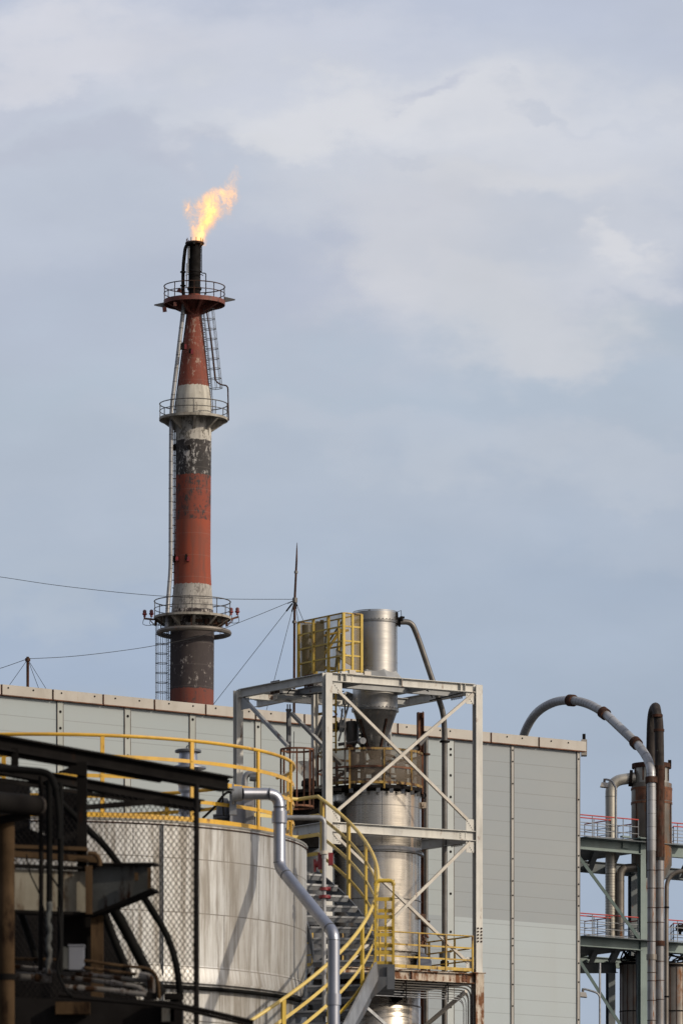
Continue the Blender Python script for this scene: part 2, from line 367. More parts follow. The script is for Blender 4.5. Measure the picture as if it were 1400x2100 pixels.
# ------------------------------------------------------------------ world, sun, camera
SUN = V((math.sin(R(60))*math.cos(R(27)), -math.cos(R(60))*math.cos(R(27)), math.sin(R(27))))
def build_world():
    w = bpy.data.worlds.new('World'); sc.world = w; w.use_nodes = True; nt = w.node_tree
    class WW(NT):
        def __init__(s): s.t = nt; s.b = None
    t = WW(); bg = nt.nodes['Background']
    sky = t.n('ShaderNodeTexSky', sky_type='NISHITA'); sky.sun_disc = False; sky.sun_elevation = R(27); sky.sun_rotation = math.atan2(SUN.x, SUN.y)
    sky.air_density = 1.2; sky.dust_density = 2.5
    tc = t.n('ShaderNodeTexCoord'); sp = t.n('ShaderNodeSeparateXYZ'); t.l(tc.outputs['Generated'], sp.inputs[0])
    y = t.math('MAXIMUM', sp.outputs[1], .02)
    u = t.math('DIVIDE', sp.outputs[0], y); v = t.math('DIVIDE', sp.outputs[2], y)
    # direction, in units of the cloud deck: a = azimuth tangent, b = elevation tangent
    cb = t.n('ShaderNodeCombineXYZ'); t.l(t.math('MULTIPLY', u, 12.5), cb.inputs[0]); t.l(t.math('MULTIPLY', v, 12.5), cb.inputs[1])
    vec = cb.outputs[0]
    def stretched(sx, sy, sc_, det, ro, off=0):
        mp = t.n('ShaderNodeMapping'); mp.inputs['Scale'].default_value = (sx, sy, 1); mp.inputs['Location'].default_value = (off, off*.7, 0)
        t.l(vec, mp.inputs[0]); return t.noise(mp.outputs[0], sc_, det, ro)
    n1 = stretched(1, 1.8, 3.2, 8, .55, 3); n2 = stretched(1, 1.6, 3.2, 8, .55, 9); n3 = stretched(1, 2.2, 2.2, 9, .52, 5)
    wx = t.math('ADD', t.math('MULTIPLY', u, 12.5), t.rng(n1, 0, 1, -.32, .32))
    wy = t.math('ADD', t.math('MULTIPLY', v, 12.5), t.rng(n2, 0, 1, -.24, .24))
    # elevation gradient
    r = t.n('ShaderNodeValToRGB'); el = r.color_ramp.elements
    def s2l(c): return tuple(((x/255)/12.92 if x/255 <= .04045 else ((x/255+.055)/1.055)**2.4) for x in c)
    stops = [(0, (186,198,212)), (.40, (163,178,198)), (.55, (165,179,197)), (.6125, (170,183,200)), (.675, (177,188,203)), (.7375, (178,190,204)), (.80, (182,190,205)), (.8625, (188,196,209)), (.925, (196,203,215)), (.9875, (188,196,212)), (1., (188,196,212))]
    while len(el) > 1: el.remove(el[-1])
    for i, (p, c) in enumerate(stops):
        e = el[0] if i == 0 else el.new(p); e.position = p; e.color = (*s2l(c), 1)
    t.l(t.rng(wy, 0, 3.2), r.inputs[0]); col = r.outputs['Color']
    def blob(col, px, py, sx, sy, c, amt):
        ax = (px-700)/1000; ay = (HZ-py)/1000
        dx = t.math('DIVIDE', t.math('SUBTRACT', wx, ax), sx/1000); dy = t.math('DIVIDE', t.math('SUBTRACT', wy, ay), sy/1000)
        d = t.math('ADD', t.math('MULTIPLY', dx, dx), t.math('MULTIPLY', dy, dy))
        g = t.math('POWER', 2.718, t.math('MULTIPLY', t.math('POWER', d, 1.5), -.8))
        return t.mix(t.math('MULTIPLY', g, amt), col, s2l(c))
    for a in BLOBS: col = blob(col, *a)
    fine = t.rng(n3, .3, .7, .97, 1.05)
    mul = t.n('ShaderNodeVectorMath', operation='SCALE'); t.l(col, mul.inputs[0]); t.l(fine, mul.inputs['Scale'])
    col = mul.outputs[0]; col = t.mix(1., col, (1.005,.988,.998), 'MULTIPLY')
    # thin overcast: glows towards the sun; dimmed behind the camera to darken reflections
    dp = t.n('ShaderNodeVectorMath', operation='DOT_PRODUCT'); t.l(tc.outputs['Generated'], dp.inputs[0]); dp.inputs[1].default_value = tuple(SUN)
    g1 = t.math('POWER', t.math('MAXIMUM', dp.outputs['Value'], 0.), 5.); 
    glow = t.n('ShaderNodeMix', data_type='RGBA', blend_type='ADD'); t.l(t.math('MULTIPLY', g1, 1.5), glow.inputs[0]); t.l(col, glow.inputs[6]); glow.inputs[7].default_value = (1.0,.82,.60,1)
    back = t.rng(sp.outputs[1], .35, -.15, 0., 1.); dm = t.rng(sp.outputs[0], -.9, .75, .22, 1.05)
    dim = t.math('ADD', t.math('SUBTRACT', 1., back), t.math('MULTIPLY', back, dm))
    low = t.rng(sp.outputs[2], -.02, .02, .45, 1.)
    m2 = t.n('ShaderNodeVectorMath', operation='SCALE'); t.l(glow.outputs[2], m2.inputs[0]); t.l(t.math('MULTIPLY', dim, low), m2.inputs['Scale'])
    sk = t.n('ShaderNodeVectorMath', operation='SCALE'); t.l(sky.outputs[0], sk.inputs[0]); sk.inputs['Scale'].default_value = .16
    fin = t.mix(.07, m2.outputs[0], sk.outputs[0])
    sc2 = t.n('ShaderNodeVectorMath', operation='SCALE'); t.l(fin, sc2.inputs[0]); sc2.inputs['Scale'].default_value = 10.
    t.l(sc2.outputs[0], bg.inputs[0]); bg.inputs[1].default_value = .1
BLOBS = [  # (direction px, py, half widths, colour, amount): soft masses of cloud
    (420, 90, 520, 95, (209,213,223), .65), (110, 100, 260, 60, (214,216,223), .85), (1060, 270, 430, 110, (213,216,222), .8), (700, 235, 330, 70, (219,221,225), .85),
    (60, 190, 130, 30, (190,196,210), .6), (200, 300, 290, 50, (185,191,205), .75), (545, 290, 130, 35, (218,220,223), .7),
    (880, 203, 75, 20, (194,199,212), .8), (1110, 233, 75, 13, (196,202,213), .7), (1300, 245, 150, 15, (197,203,214), .5), (1310, 400, 170, 120, (205,209,217), .7),
    (800, 490, 210, 125, (208,210,216), .95), (1040, 610, 200, 130, (207,210,215), .85), (1140, 700, 150, 62, (202,206,212), .85), (1020, 478, 230, 35, (196,202,212), .5),
    (600, 535, 130, 95, (179,187,204), .7), (1275, 500, 60, 28, (224,224,225), .65), (1290, 545, 100, 45, (209,212,218), .6), (840, 352, 50, 11, (192,198,210), .7), (1010, 368, 70, 11, (194,200,211), .6),
    (1060, 385, 260, 42, (213,215,219), .8), (700, 400, 160, 60, (200,205,214), .5),
    (1350, 680, 130, 60, (173,186,199), .6), (170, 620, 240, 90, (177,187,203), .5),
    (1180, 930, 340, 50, (189,197,208), .7), (600, 870, 340, 55, (187,195,207), .6), (1370, 1000, 150, 40, (188,196,207), .5), (980, 820, 260, 30, (174,187,202), .5),
    (1300, 1200, 220, 60, (163,178,198), .5), (300, 1350, 500, 90, (160,177,202), .55), (150, 1200, 240, 60, (179,190,203), .4)]
build_world()
sun = bpy.data.lights.new('sun', 'SUN'); sun.energy = 2.9; sun.angle = R(1.2); sun.color = (1., .87, .70)
so = bpy.data.objects.new('sun', sun); COL.objects.link(so); so.rotation_euler = (-SUN).to_track_quat('-Z', 'Y').to_euler(); so.location = (60,-40,80)
cam = bpy.data.cameras.new('camera'); co = bpy.data.objects.new('camera', cam); COL.objects.link(co); sc.camera = co
co.location = (0,0,ZC); co.rotation_euler = (R(90),0,0)
cam.sensor_fit = 'VERTICAL'; cam.sensor_height = 36; cam.sensor_width = 24; cam.lens = 36*F/2100; cam.shift_y = (HZ-1050)/2100
cam.clip_start = .5; cam.clip_end = 20000
cam.dof.use_dof = True; cam.dof.focus_distance = 195; cam.dof.aperture_fstop = 8
sc.view_settings.view_transform = 'Standard'; sc.view_settings.look = 'None'; sc.view_settings.exposure = 0
sc.cycles.volume_step_rate = .25

# ------------------------------------------------------------------ ground
t = NT('yard_asphalt'); v = t.coord((1,1,1)); n = t.noise(v, .4, 8, .6); n2 = t.noise(v, 40, 3)
t.l(t.mix(t.rng(n, .35, .65), (.05,.05,.048), (.085,.08,.075)), t.b.inputs['Base Color']); t.b.inputs['Roughness'].default_value = .9; t.bump(n2, .3, .01)
struct('ground', MB().add([(-6000,-3000,0),(6000,-3000,0),(6000,9000,0),(-6000,9000,0)], [(0,1,2,3)]), t.m)

# ------------------------------------------------------------------ FLARE STACK
YC = 420.; sC = S(YC); cz = lambda y: Z(y, YC); cc = (X(382, YC), YC)
def cx(px): return px/sC    # px length to metres
def PS(px,py,Y): return P(px-(HZ-py)*.00646,py,Y)
stack = thing('flare_stack', (cc[0], YC, 0), 'tall flare chimney banded red, white and black with three railed platforms', 'chimney')
C0 = cc
bands = [(0, (.15,.035,.022), (.06,.03,.03), .42), (cz(1417), (.030,.022,.024), (.34,.31,.29), .33), (cz(1300), (.035,.028,.028), (.42,.39,.36), .52), (cz(1262), (.36,.345,.32), (.16,.15,.14), .50),
         (cz(1203), (.235,.045,.020), (.34,.18,.12), .16), (cz(1078), (.19,.038,.020), (.030,.024,.026), .50), (cz(987), (.022,.020,.021), (.42,.41,.40), .44),
         (cz(910), (.50,.48,.44), (.15,.14,.12), .48), (cz(858), (.50,.48,.42), (.24,.22,.19), .36), (cz(797), (.185,.042,.024), (.36,.26,.21), .40), (cz(600), (0.,0.,0.), (0.,0.,0.), 0)]
prof = [(cx(w/2), cz(y)) for y, w in ((1700,96),(1440,90),(1300,90),(1258,86),(1230,82),(1203,78),(1175,75),(1145,73),(1000,72.8),(910,73.7),(858,73.7),(835,73.2),(820,71.5),(806,68),(795,64),(740,51.5),(690,38),(640,26),(604,25.5))]
obj('shaft', MB().lathe(C0, [(cx(56), 0)]+prof, 72), mat_shaft(bands), stack)
bn = obj('burner', MB().lathe(C0, [(cx(12), cz(604)), (cx(12.6), cz(596)), (cx(14.8), cz(594)), (cx(14.8), cz(590)), (cx(12.4), cz(588)), (cx(12.4), cz(560)), (cx(13.4), cz(559)), (cx(13.4), cz(556)), (cx(12.6), cz(555)), (cx(12.6), cz(503)), (cx(13.5), cz(500)), (cx(12), cz(497)), (cx(10.5), cz(503))], 32), M['black'], stack)
mb = MB().ring(C0, cz(499), cx(17), cx(2.6), 40); 
for k in range(10):
    a = 2*PI*k/10+.2; x, y = C0[0]+cx(17)*math.sin(a), C0[1]-cx(17)*math.cos(a)
    mb.tube([(x,y,cz(500)), (x,y,cz(489.5))], cx(.7), 6)
    mb.bar((x,y,cz(500)), (C0[0]+cx(12)*math.sin(a), C0[1]-cx(12)*math.cos(a), cz(506)), .05, .12)
obj('rim', mb, M['rust_dark'], bn)
mb = MB()
for dx, y0, y1 in ((-5,505,560),(-3,505,530),(-7.5,540,590)):
    mb.tube([PS(399+dx-8.5, y0, YC-.55), PS(399+dx-8.5, y1, YC-.55)], .035, 6)
obj('ignition_line', mb, M['galv'], bn)

def platform(ya, rpx, m_deck, yrail, fas, hatch=None):
    r = cx(rpx); za = cz(ya); zr = cz(yrail)
    mb = MB().lathe(C0, [(cx(10), za), (r, za), (r, za-fas), (r-.06, za-fas), (r-.06, za-.07), (cx(10), za-.07)], 56)
    pf = obj('platform', mb, m_deck, stack, ang=30)
    rr = r-.03
    obj('railing', MB().ring(C0, zr, rr, .038, 56).ring(C0, (za+zr)/2, rr, .03, 56), M['rust_dark'] if m_deck is not M['concrete'] else M['pipe_dark'], pf)
    for k in range(9):
        a = 2*PI*k/9+.02; x, y = C0[0]+rr*math.sin(a), C0[1]-rr*math.cos(a)
        obj('post', MB().bar((x,y,za), (x,y,zr), .06, .06), M['rust_dark'] if m_deck is not M['concrete'] else M['pipe_dark'], pf)
    return pf
p1 = platform(1266, 79, M['concrete'], 1234, .16)
p2 = platform(858, 70.5, M['concrete'], 829.5, .17)
p3 = platform(617, 63, M['red_deck'], 588, .30)
def bracket(pf, ya, r0px, r1px, drop, m, cnt, ph):
    for k in range(cnt):
        a = 2*PI*k/cnt+ph; d = V((math.sin(a), -math.cos(a), 0)); c = V((C0[0], C0[1], cz(ya)-.08))
        poly = [c+d*cx(r0px-2), c+d*(cx(r1px)-.1), c+d*(cx(r1px)-.1)-V((0,0,.12)), c+d*cx(r0px-2)-V((0,0,drop))]
        mb = MB().prism(poly, .05, d.cross(V((0,0,1)))).bar(c+d*(cx(r1px)-.1)-V((0,0,.14)), c+d*cx(r0px-2)-V((0,0,drop+.02)), .18, .03)
        obj('bracket', mb, m, pf)
bracket(p1, 1266, 44, 79, .85, M['concrete'], 10, .08)
bracket(p2, 858, 37, 70, .85, M['concrete'], 8, .06)
bracket(p3, 617, 13, 63, .9, M['red_deck'], 8, .3)
obj('collar', MB().lathe(C0, [(cx(34), cz(617)-.1), (cx(15), cz(632)), (cx(13), cz(634))], 32), M['red_deck'], p3)
mb = MB()
for s, y in ((-1, 626), (1, 614)):
    a = PS(399+s*61, y-1, YC); b = PS(399+s*83, y, YC)
    mb.prism([a+V((0,0,.16)), b+V((0,0,.03)), b-V((0,0,.03)), a-V((0,0,.22))], .12, (0,1,0))
obj('arm', mb, M['pipe_dark'], p3)
for p_, q_, w_, h_ in ((PS(337,630,YC-.8), PS(338,640,YC-.8), .28, .1), (PS(359,620,YC-1.6), PS(359,628,YC-1.6), .2, .2), (PS(364,594,YC), PS(378,600,YC), .1, .25)): obj('davit', MB().bar(p_, q_, w_, h_), M['red_deck'], p3)
# gas riser on the left, in two lengths, and the black line at the tip
for pts, m, nm in (([PS(342,1296,YC-1.2), PS(344,1240,YC-.9), PS(350,1165,YC-.7), PS(350.3,1000,YC-.6), PS(351,868,YC-.6), PS(352,835,YC-.5), PS(360,770,YC-.4), PS(376,634,YC-.3), PS(377,612,YC-.3)], M['duct'], 'riser_pipe'),
                ([PS(377,612,YC-.3), PS(375,590,YC-.3), PS(375.5,545,YC-.3), PS(380,508,YC-.4), PS(385,500,YC-.5), PS(398,497,YC-.9)], M['black'], 'tip_pipe')):
    rp = obj(nm, MB().tube(fillet(pts, .7, 4), .145 if nm[0] == 'r' else .12, 14), m, stack)
    if nm[0] == 'r':
        for k in range(24):
            yy = 1280-k*27.5
            def at(y):
                for i in range(len(pts)-1):
                    z = cz(y)
                    if pts[i].z <= z <= pts[i+1].z: return pts[i].lerp(pts[i+1], (z-pts[i].z)/(pts[i+1].z-pts[i].z))
            q = at(yy)
            if q: obj('pipe_band', MB().cyl(q-V((0,0,.02)), q+V((0,0,.02)), .155, 14), M['pipe_dark'], rp)
    else:
        for y in (586, 558): obj('flange', MB().cyl(PS(375.3,y+1.2,YC-.3), PS(375.3,y-1.2,YC-.3), .2, 12), M['black'], rp)
obj('conduit', MB().tube([PS(357.5,1290,YC), PS(357.2,1150,YC), PS(357.5,870,YC), PS(359,835,YC), PS(384,640,YC)], .045, 8), M['rust_dark'], stack)
mb = MB()
for y in range(1270, 880, -16): mb.bar(PS(353,y,YC-.4), PS(360,y,YC-.2), .05, .05)
obj('pipe_bracket', mb, M['rust_dark'], stack)
obj('ring_main', MB().ring((C0[0]+cx(3.5), YC), cz(1298), cx(72), cx(5.4), 64), M['duct_stained'], stack)
mb = MB()
for a in (-2.2,-1.1,0,1.1,2.2,PI): 
    x, y = C0[0]+cx(70)*math.sin(a), YC-cx(70)*math.cos(a); mb.bar((x,y,cz(1296)), (x,y,cz(1270)), .05, .05)
obj('ring_hanger', mb, M['rust_dark'], stack)
def cage_ladder(p0, p1, out, m, hoops, wid=.62, dep=.86, rungs=30):
    """caged ladder from p0 (bottom) to p1 (top); out = direction the cage bulges"""
    out = V(out).normalized(); ax = (p1-p0).normalized(); sd = ax.cross(out).normalized()
    mb = MB()
    for s in (-1, 1): mb.tube([p0+sd*s*.22, p1+sd*s*.22], .028, 6)
    ld = obj('ladder', mb, m, stack)
    mb = MB()
    for k in range(rungs):
        c = p0.lerp(p1, (k+.5)/rungs); mb.tube([c-sd*.22, c+sd*.22], .018, 6)
        if k % 2 == 0: mb.tube([c-out*.3+sd*.2, c+sd*.2], .018, 5)
    obj('rung', mb, m, ld)
    hp = lambda c, a: c+out*(dep*.5-math.cos(a)*dep*.5)+sd*(math.sin(a)*wid*.56)
    mb = MB()
    for k in range(hoops):
        c = p0.lerp(p1, k/(hoops-1)); mb.tube([hp(c, a) for a in [2*PI*j/16 for j in range(1, 16)]], .024, 5)
    for j in (3, 5, 7, 9, 11, 13): mb.tube([hp(p0, 2*PI*j/16), hp(p1, 2*PI*j/16)], .02, 5)
    obj('cage', mb, m, ld)
cage_ladder(PS(431.5,798,YC), PS(414,636,YC), (1,-.35,.06), M['galv_dark'], 9, rungs=34)
mb_t = PS(436,850,YC-.3)
obj('lower_ladder', MB().tube([PS(431,798,YC-.3), PS(434,850,YC-.3)], .025, 6).tube([PS(434,798,YC+.2), PS(437,850,YC+.2)], .025, 6), M['rust_dark'], stack)
cage_ladder(PS(344,1520,YC-.2), PS(344,1282,YC-.2), (-1,-.3,0), M['galv_dark'], 13, rungs=50)
obj('cable_conduit', MB().tube(fillet([PS(424,640,YC-.6), PS(437,730,YC-.6), PS(441,780,YC-.6), PS(452,789,YC-.5), PS(467,790,YC-.4), PS(468.5,862,YC-.3)], .35, 4), .05, 8), M['rust_dark'], stack)
obj('cable_conduit', MB().tube(fillet([PS(413,505,YC), PS(413,560,YC), PS(422,560,YC), PS(422,604,YC)], .1, 3), .035, 8), M['black'], stack)
mb = MB().ring(C0, cz(565), cx(17), .03, 24, -1.9, 1.6)
obj('service_hoop', mb, M['black'], stack)
for px, py, dy, w, h in ((374,711,-1.0,.28,.4), (380,712,-.98,.18,.3), (390,720,-1.05,.2,.26), (394,722,-1.1,.16,.28), (358,918,-.2,.2,.4), (388,918,-1.2,.16,.28), (358,1147,-.3,.22,.42), (363,1147,-.75,.2,.28), (382,1143,-1.2,.16,.34), (386,1147,-1.24,.16,.28)):
    obj('junction_box', MB().box(PS(px,py,YC+dy), w, .25, h).box(PS(px,py,YC+dy)+V((0,0,h*.55)), w*.4, .2, h*.3), M['red_valve'] if px in (380,363,394,386) else M['black'], stack)
for s, ys in ((-1, (1258.5,1260)), (1, (1254,1254))):
    pxs = ((296.5,1260), (310.5,1259.5)) if s < 0 else ((473.5,1254.5), (486.5,1254))
    base = PS(392+s*76, 1268, YC); tip = PS(pxs[0][0]-2 if s < 0 else pxs[1][0]+3, 1269 if s < 0 else 1264, YC)
    obj('arm', MB().bar(base-V((0,0,.1)), tip, .1, .12).bar(base-V((0,0,.45)), base.lerp(tip,.5)-V((0,0,.05)), .08, .06), M['rust'], p1)
    for px, py in pxs:
        c = PS(px, py+6, YC); xy = (c.x, c.y)
        al = obj('aviation_light', MB().lathe(xy, [(.0, c.z-.05), (.09, c.z), (.08, c.z+.1), (.17, c.z+.18), (.17, c.z+.24), (.0, c.z+.24)], 14), M['red_valve'], p1)
        obj('lens', MB().lathe(xy, [(.13, c.z+.24), (.13, c.z+.44), (.06, c.z+.5), (0, c.z+.5)], 14), M['glass_red'], al)
        obj('cable', MB().tube(smooth([c, c+V((.1*s,0,-.5)), c+V((-.5*s,0,-.55)), c+V((-.9*s,0,-.2))], 4), .02, 5), M['wire'], p1)
mb = MB()
for s in (-1, 1): mb.bar(PS(392+s*72,1272,YC-.5), PS(392+s*73,1284,YC-.5), .18, .12)
for k in range(9):
    a = -1.5+k*.4; mb.box((C0[0]+cx(10)+cx(47)*math.sin(a), YC-cx(47)*math.cos(a), cz(1279)+random.uniform(-.1,.1)), random.uniform(.2,.5), .2, random.uniform(.15,.4))
obj('bracket', mb, M['rust_dark'], p1)
stack.rotation_euler = (0, R(.37), 0)

# flame
FL = [(405,499,19,15),(408,487,22,18),(413,472,32,22),(420,454,48,30),(427,436,58,36),(433,418,60,36),(442,404,54,32),(455,394,42,26),(468,382,28,20),(474,368,24,16),(480,354,18,12),(485,338,8,8)]
def flame():
    mb = MB(); n = 20; vs = []; fs = []
    for i, (px, py, r, rd) in enumerate(FL):
        c = P(px, py, YC)
        for k in range(n):
            a = 2*PI*k/n; vs.append(c+V((math.cos(a)*cx(r), math.sin(a)*cx(rd), math.cos(a)*cx(r)*-.35)))
    m = len(FL)
    for i in range(m-1):
        for k in range(n): fs.append((i*n+k, i*n+(k+1) % n, (i+1)*n+(k+1) % n, (i+1)*n+k))
    fs += [tuple(reversed(range(n))), tuple(range((m-1)*n, m*n))]
    mb.add(vs, fs)
    t = NT('burning_gas'); t.t.nodes.remove(t.b)
    tc = t.n('ShaderNodeTexCoord'); sp = t.n('ShaderNodeSeparateXYZ'); t.l(tc.outputs['Object'], sp.inputs[0])
    H = cz(338)-cz(499)
    h = t.rng(sp.outputs[2], 0, H)
    # distance from the flame's leaning axis, so that it thins out inside its envelope
    ax = t.n('ShaderNodeValToRGB'); rd = t.n('ShaderNodeValToRGB')
    for r_, idx in ((ax, 0), (rd, 2)):
        el = r_.color_ramp.elements
        while len(el) > 1: el.remove(el[-1])
        for i, f in enumerate(FL):
            p = max(0,(499-f[1])/161.); val = (f[0]-380)/120. if idx == 0 else f[2]/60.
            e = el[0] if i == 0 else el.new(p); e.position = p; e.color = (val,)*3+(1,)
        t.l(h, r_.inputs[0])
    nw = t.n('ShaderNodeTexNoise'); nw.inputs['Scale'].default_value = .9; nw.inputs['Detail'].default_value = 3
    mp = t.n('ShaderNodeMapping'); mp.inputs['Scale'].default_value = (1,1,.7); t.l(tc.outputs['Object'], mp.inputs[0]); t.l(mp.outputs[0], nw.inputs['Vector'])
    axx = t.math('MULTIPLY', ax.outputs['Color'], 120/sC); x = t.math('ADD', sp.outputs[0], (FLX-X(380,YC)))
    dx = t.math('SUBTRACT', x, axx)
    rr = t.math('MULTIPLY', rd.outputs['Color'], 60/sC)
    q = t.math('DIVIDE', t.math('SQRT', t.math('ADD', t.math('MULTIPLY', dx, dx), t.math('MULTIPLY', t.math('MULTIPLY', sp.outputs[1], 2.4), t.math('MULTIPLY', sp.outputs[1], 2.4)))), rr)
    va = t.n('ShaderNodeVectorMath', operation='ADD'); sc_ = t.n('ShaderNodeVectorMath', operation='SCALE'); sc_.inputs['Scale'].default_value = 1.4
    t.l(nw.outputs['Color'], sc_.inputs[0]); t.l(sc_.outputs[0], va.inputs[0]); t.l(mp.outputs[0], va.inputs[1])
    big = t.noise(va.outputs[0], .8, 2, .5); fine = t.noise(va.outputs[0], 5., 10, .85)
    shape = t.math('SUBTRACT', t.math('ADD', t.math('MULTIPLY', fine, 2.5), t.math('MULTIPLY', big, 1.1)), t.math('ADD', t.math('MULTIPLY', q, .55), t.math('MULTIPLY', h, .12)))
    d = t.rng(shape, 1.32, 1.80); core = t.rng(shape, 1.4, 2.0)
    topd = t.rng(h, 0., 1., 2.2, .35)
    col = t.mix(core, (1.,.38,.12), (1.,.64,.25))
    em = t.n('ShaderNodeEmission'); t.l(col, em.inputs[0]); t.l(t.math('MULTIPLY', t.math('MULTIPLY', t.math('POWER', d, 1.5), topd), 2.6), em.inputs[1])
    ab = t.n('ShaderNodeVolumeAbsorption'); ab.inputs[0].default_value = (.75,.5,.1,1); t.l(t.math('MULTIPLY', t.math('MULTIPLY', d, topd), 1.4), ab.inputs[1])
    ad = t.n('ShaderNodeAddShader'); t.l(em.outputs[0], ad.inputs[0]); t.l(ab.outputs[0], ad.inputs[1]); t.l(ad.outputs[0], t.out.inputs['Volume'])
    o = obj('flame', mb, t.m, loc=(FLX, YC, cz(499))); return tag(o, 'ragged orange and yellow gas flame blowing off the chimney tip', 'flame')
FLX = X(420, YC)
flame()

# ------------------------------------------------------------------ FACTORY BUILDING
K = 1638*240.; slope = 118/1198.
def WY(px): return K/(1756-slope*px)
ZR = ZC+K/F
A = P(-320, 0, WY(-320)); B_ = P(1189, 0, WY(1189)); A.z = B_.z = 0
wd = (B_-A).normalized(); wn = V((wd.y, -wd.x, 0))   # faces the camera side
def W(px, z, off=0.):
    p = P(px, 0, WY(px)); return V((p.x, p.y, z))+wn*off
bl = thing('factory_building', (A+B_)/2, 'long pale grey panelled industrial hall with beige parapet cap', 'building')
M_l = mat_wall('pale_panel_wall', (.245,.285,.30), (.20,.235,.262), Z(1899, WY(1187)), z0=.2)
M_r = mat_wall('two_tone_panel_wall', (.208,.236,.256), (.295,.342,.368), Z(1899, WY(1187)), z0=.2)
dep = -wn*38.
for a, b, m in ((-320, 915, M_l), (915, 1189, M_r)):
    p, q = W(a,0), W(b,0); h = V((0,0,ZR-.15))
    mb = MB().add([p, q, q+h, p+h], [(0,1,2,3)])
    if b == 1189: mb.add([q, q+dep, q+dep+h, q+h], [(0,1,2,3)])
    else: mb.add([p, p+dep, p+dep+h, p+h], [(3,2,1,0)])
    obj('wall', mb, m, bl)
p, q = W(-320,0), W(1189,0)
obj('wall', MB().add([p+dep, q+dep, q+dep+h, p+dep+h], [(3,2,1,0)]), M_l, bl)
hr = V((0,0,ZR-1.)); obj('roof', MB().add([p+hr, q+hr, q+hr+dep, p+hr+dep], [(0,1,2,3)]), M['galv'], bl)
for px in (-280,-148,-14,123,261,394,528,664,795,922,1049,1184):
    Yp = WY(px); w = .26 if px < 1000 else .13
    if px == 922: w = .34
    cs = obj('cover_strip', MB().bar(W(px,0,.02), W(px,ZR-.38,.02), w, .045, wn), M['clad_strip'] if px > 1000 else (M['strip_pale'] if px == 922 else M['strip']), bl)
    z = ZR-.7; mb = MB(); rn = random.Random(px)
    while z > 10:
        mb.bolts([W(px,z+rn.uniform(-.1,.1),.043)], wn, .055 if px < 1000 else .035, .015); z -= rn.choice((.75,.75,1.5,.4))
    obj('bolts', mb, M['black'], cs)
    for s_ in (-w/2, w/2):
        obj('strip_joint', MB().bar(W(px,0,.03)+wd*s_, W(px,ZR-.38,.03)+wd*s_, .022 if px < 1000 else .014, .05, wn), M['pipe_dark'], cs)
pxs = [-320,-208,-104,0,105,208,313,418,520,620,716,811,904,1002,1100,1198]
for a, b in zip(pxs[:-1], pxs[1:]):
    p, q = W(a,ZR-.19,.02)+wd*.03, W(b,ZR-.19,.02)-wd*.03
    mb = MB().bar(p, q, .22, .38, (0,0,1))
    cp = obj('parapet_cap', mb, M['cap'], bl)
    [obj('bolt', MB().bolts([p.lerp(q,f)+wn*.11+V((0,0,.08))], wn, .033, .02), M['black'], cp) for f in (random.uniform(.1,.4), random.uniform(.6,.95))]
    obj('drip_edge', MB().bar(p-V((0,0,.20))+wn*.02, q-V((0,0,.20))+wn*.02, .24, .035), M['rust'], bl)
    if b < 1198: obj('cap_joint', MB().bar(W(b,ZR-.37,.06), W(b,ZR-.01,.06), .045, .2, wn), M['rust_dark'], bl)
c = P(1196.5, 1534, WY(1189)+.6); obj('gutter_box', MB().box(c, .22, .5, .62), M['cap'], bl)
obj('gutter_cap', MB().bar(c+V((0,0,.31)), c+V((0,0,.55)), .12, .2), M['black'], bl)
# hairline panel scratch and vent pipe left out: not legible at this size

# ------------------------------------------------------------------ MASTS AND WIRES
def roofp(px, Y): return V((X(px,Y), Y, ZR-1.))
YM = 246.
m1 = thing('lightning_mast', roofp(601.5,YM), 'tall thin rusty guyed mast on the factory roof', 'mast')
obj('pole', MB().tube([roofp(602,YM), P(604,1235,YM), P(608,1150,YM), P(608.5,1128,YM), P(609,1113,YM)], [.055,.05,.04,.025,.010], 8), M['rust_dark'], m1)
obj('collar', MB().cyl(P(604.6,1236,YM), P(604.8,1226,YM), .10, 8).cyl(P(603.6,1278,YM), P(603.7,1273,YM), .09, 8).cyl(P(606.8,1176,YM),P(607,1171,YM),.075,8), M['pipe_dark'], m1)
for px, py, dy in ((432,1452,2),(545,1462,-6),(652,1345,4),(632,1400,-5),(590,1238,1)):
    a = P(604.5,1231,YM); b = P(px,py,YM+dy)
    e = a+(b-a)*1.02
    if px in (652,632): e = a+(b-a)*3.1
    if e.z < ZR-1.: e = a+(b-a)*((a.z-(ZR-1.))/(a.z-b.z))
    obj('guy_wire', MB().tube([a, e], .011, 5).tube([a+(b-a)*.03, a+(b-a)*.10], .032, 6), M['wire'], m1)
YM2 = 232.
m2 = thing('short_mast', roofp(57.5,YM2), 'short guyed mast on the factory roof at the left edge', 'mast')
obj('pole', MB().tube([roofp(57.5,YM2), P(57.5,1347,YM2)], .055, 8).cyl(P(57.5,1356,YM2), P(57.5,1350,YM2), .10, 8), M['rust_dark'], m2)
for px, py in ((18,1408),(96,1414),(80,1412)):
    obj('guy_wire', MB().tube([P(57.5,1352,YM2), P(px,py,YM2+3)], .010, 5), M['wire'], m2)
def wire(pts, lab):
    return tag(obj('overhead_wire', MB().tube(smooth(pts, 8), .011, 5), M['wire']), lab, 'wire', 'wires strung between the roof masts')
wire([P(-60,1176,YM), P(0,1183,YM), P(130,1202,YM), P(300,1220,YM), P(450,1228,YM), P(603,1229,YM)], 'long sagging wire running left past the chimney from the tall mast top')
wire([P(57.5,1351,YM2), P(160,1345,YM2+4), P(300,1327,YM2+8), P(420,1302,YM2+11), P(510,1269,YM), P(603,1231,YM)], 'wire sagging between the tall mast and the short mast')
wire([P(-60,1388,YM2), P(0,1371,YM2), P(57.5,1351,YM2)], 'short wire leaving the short mast toward the left edge')

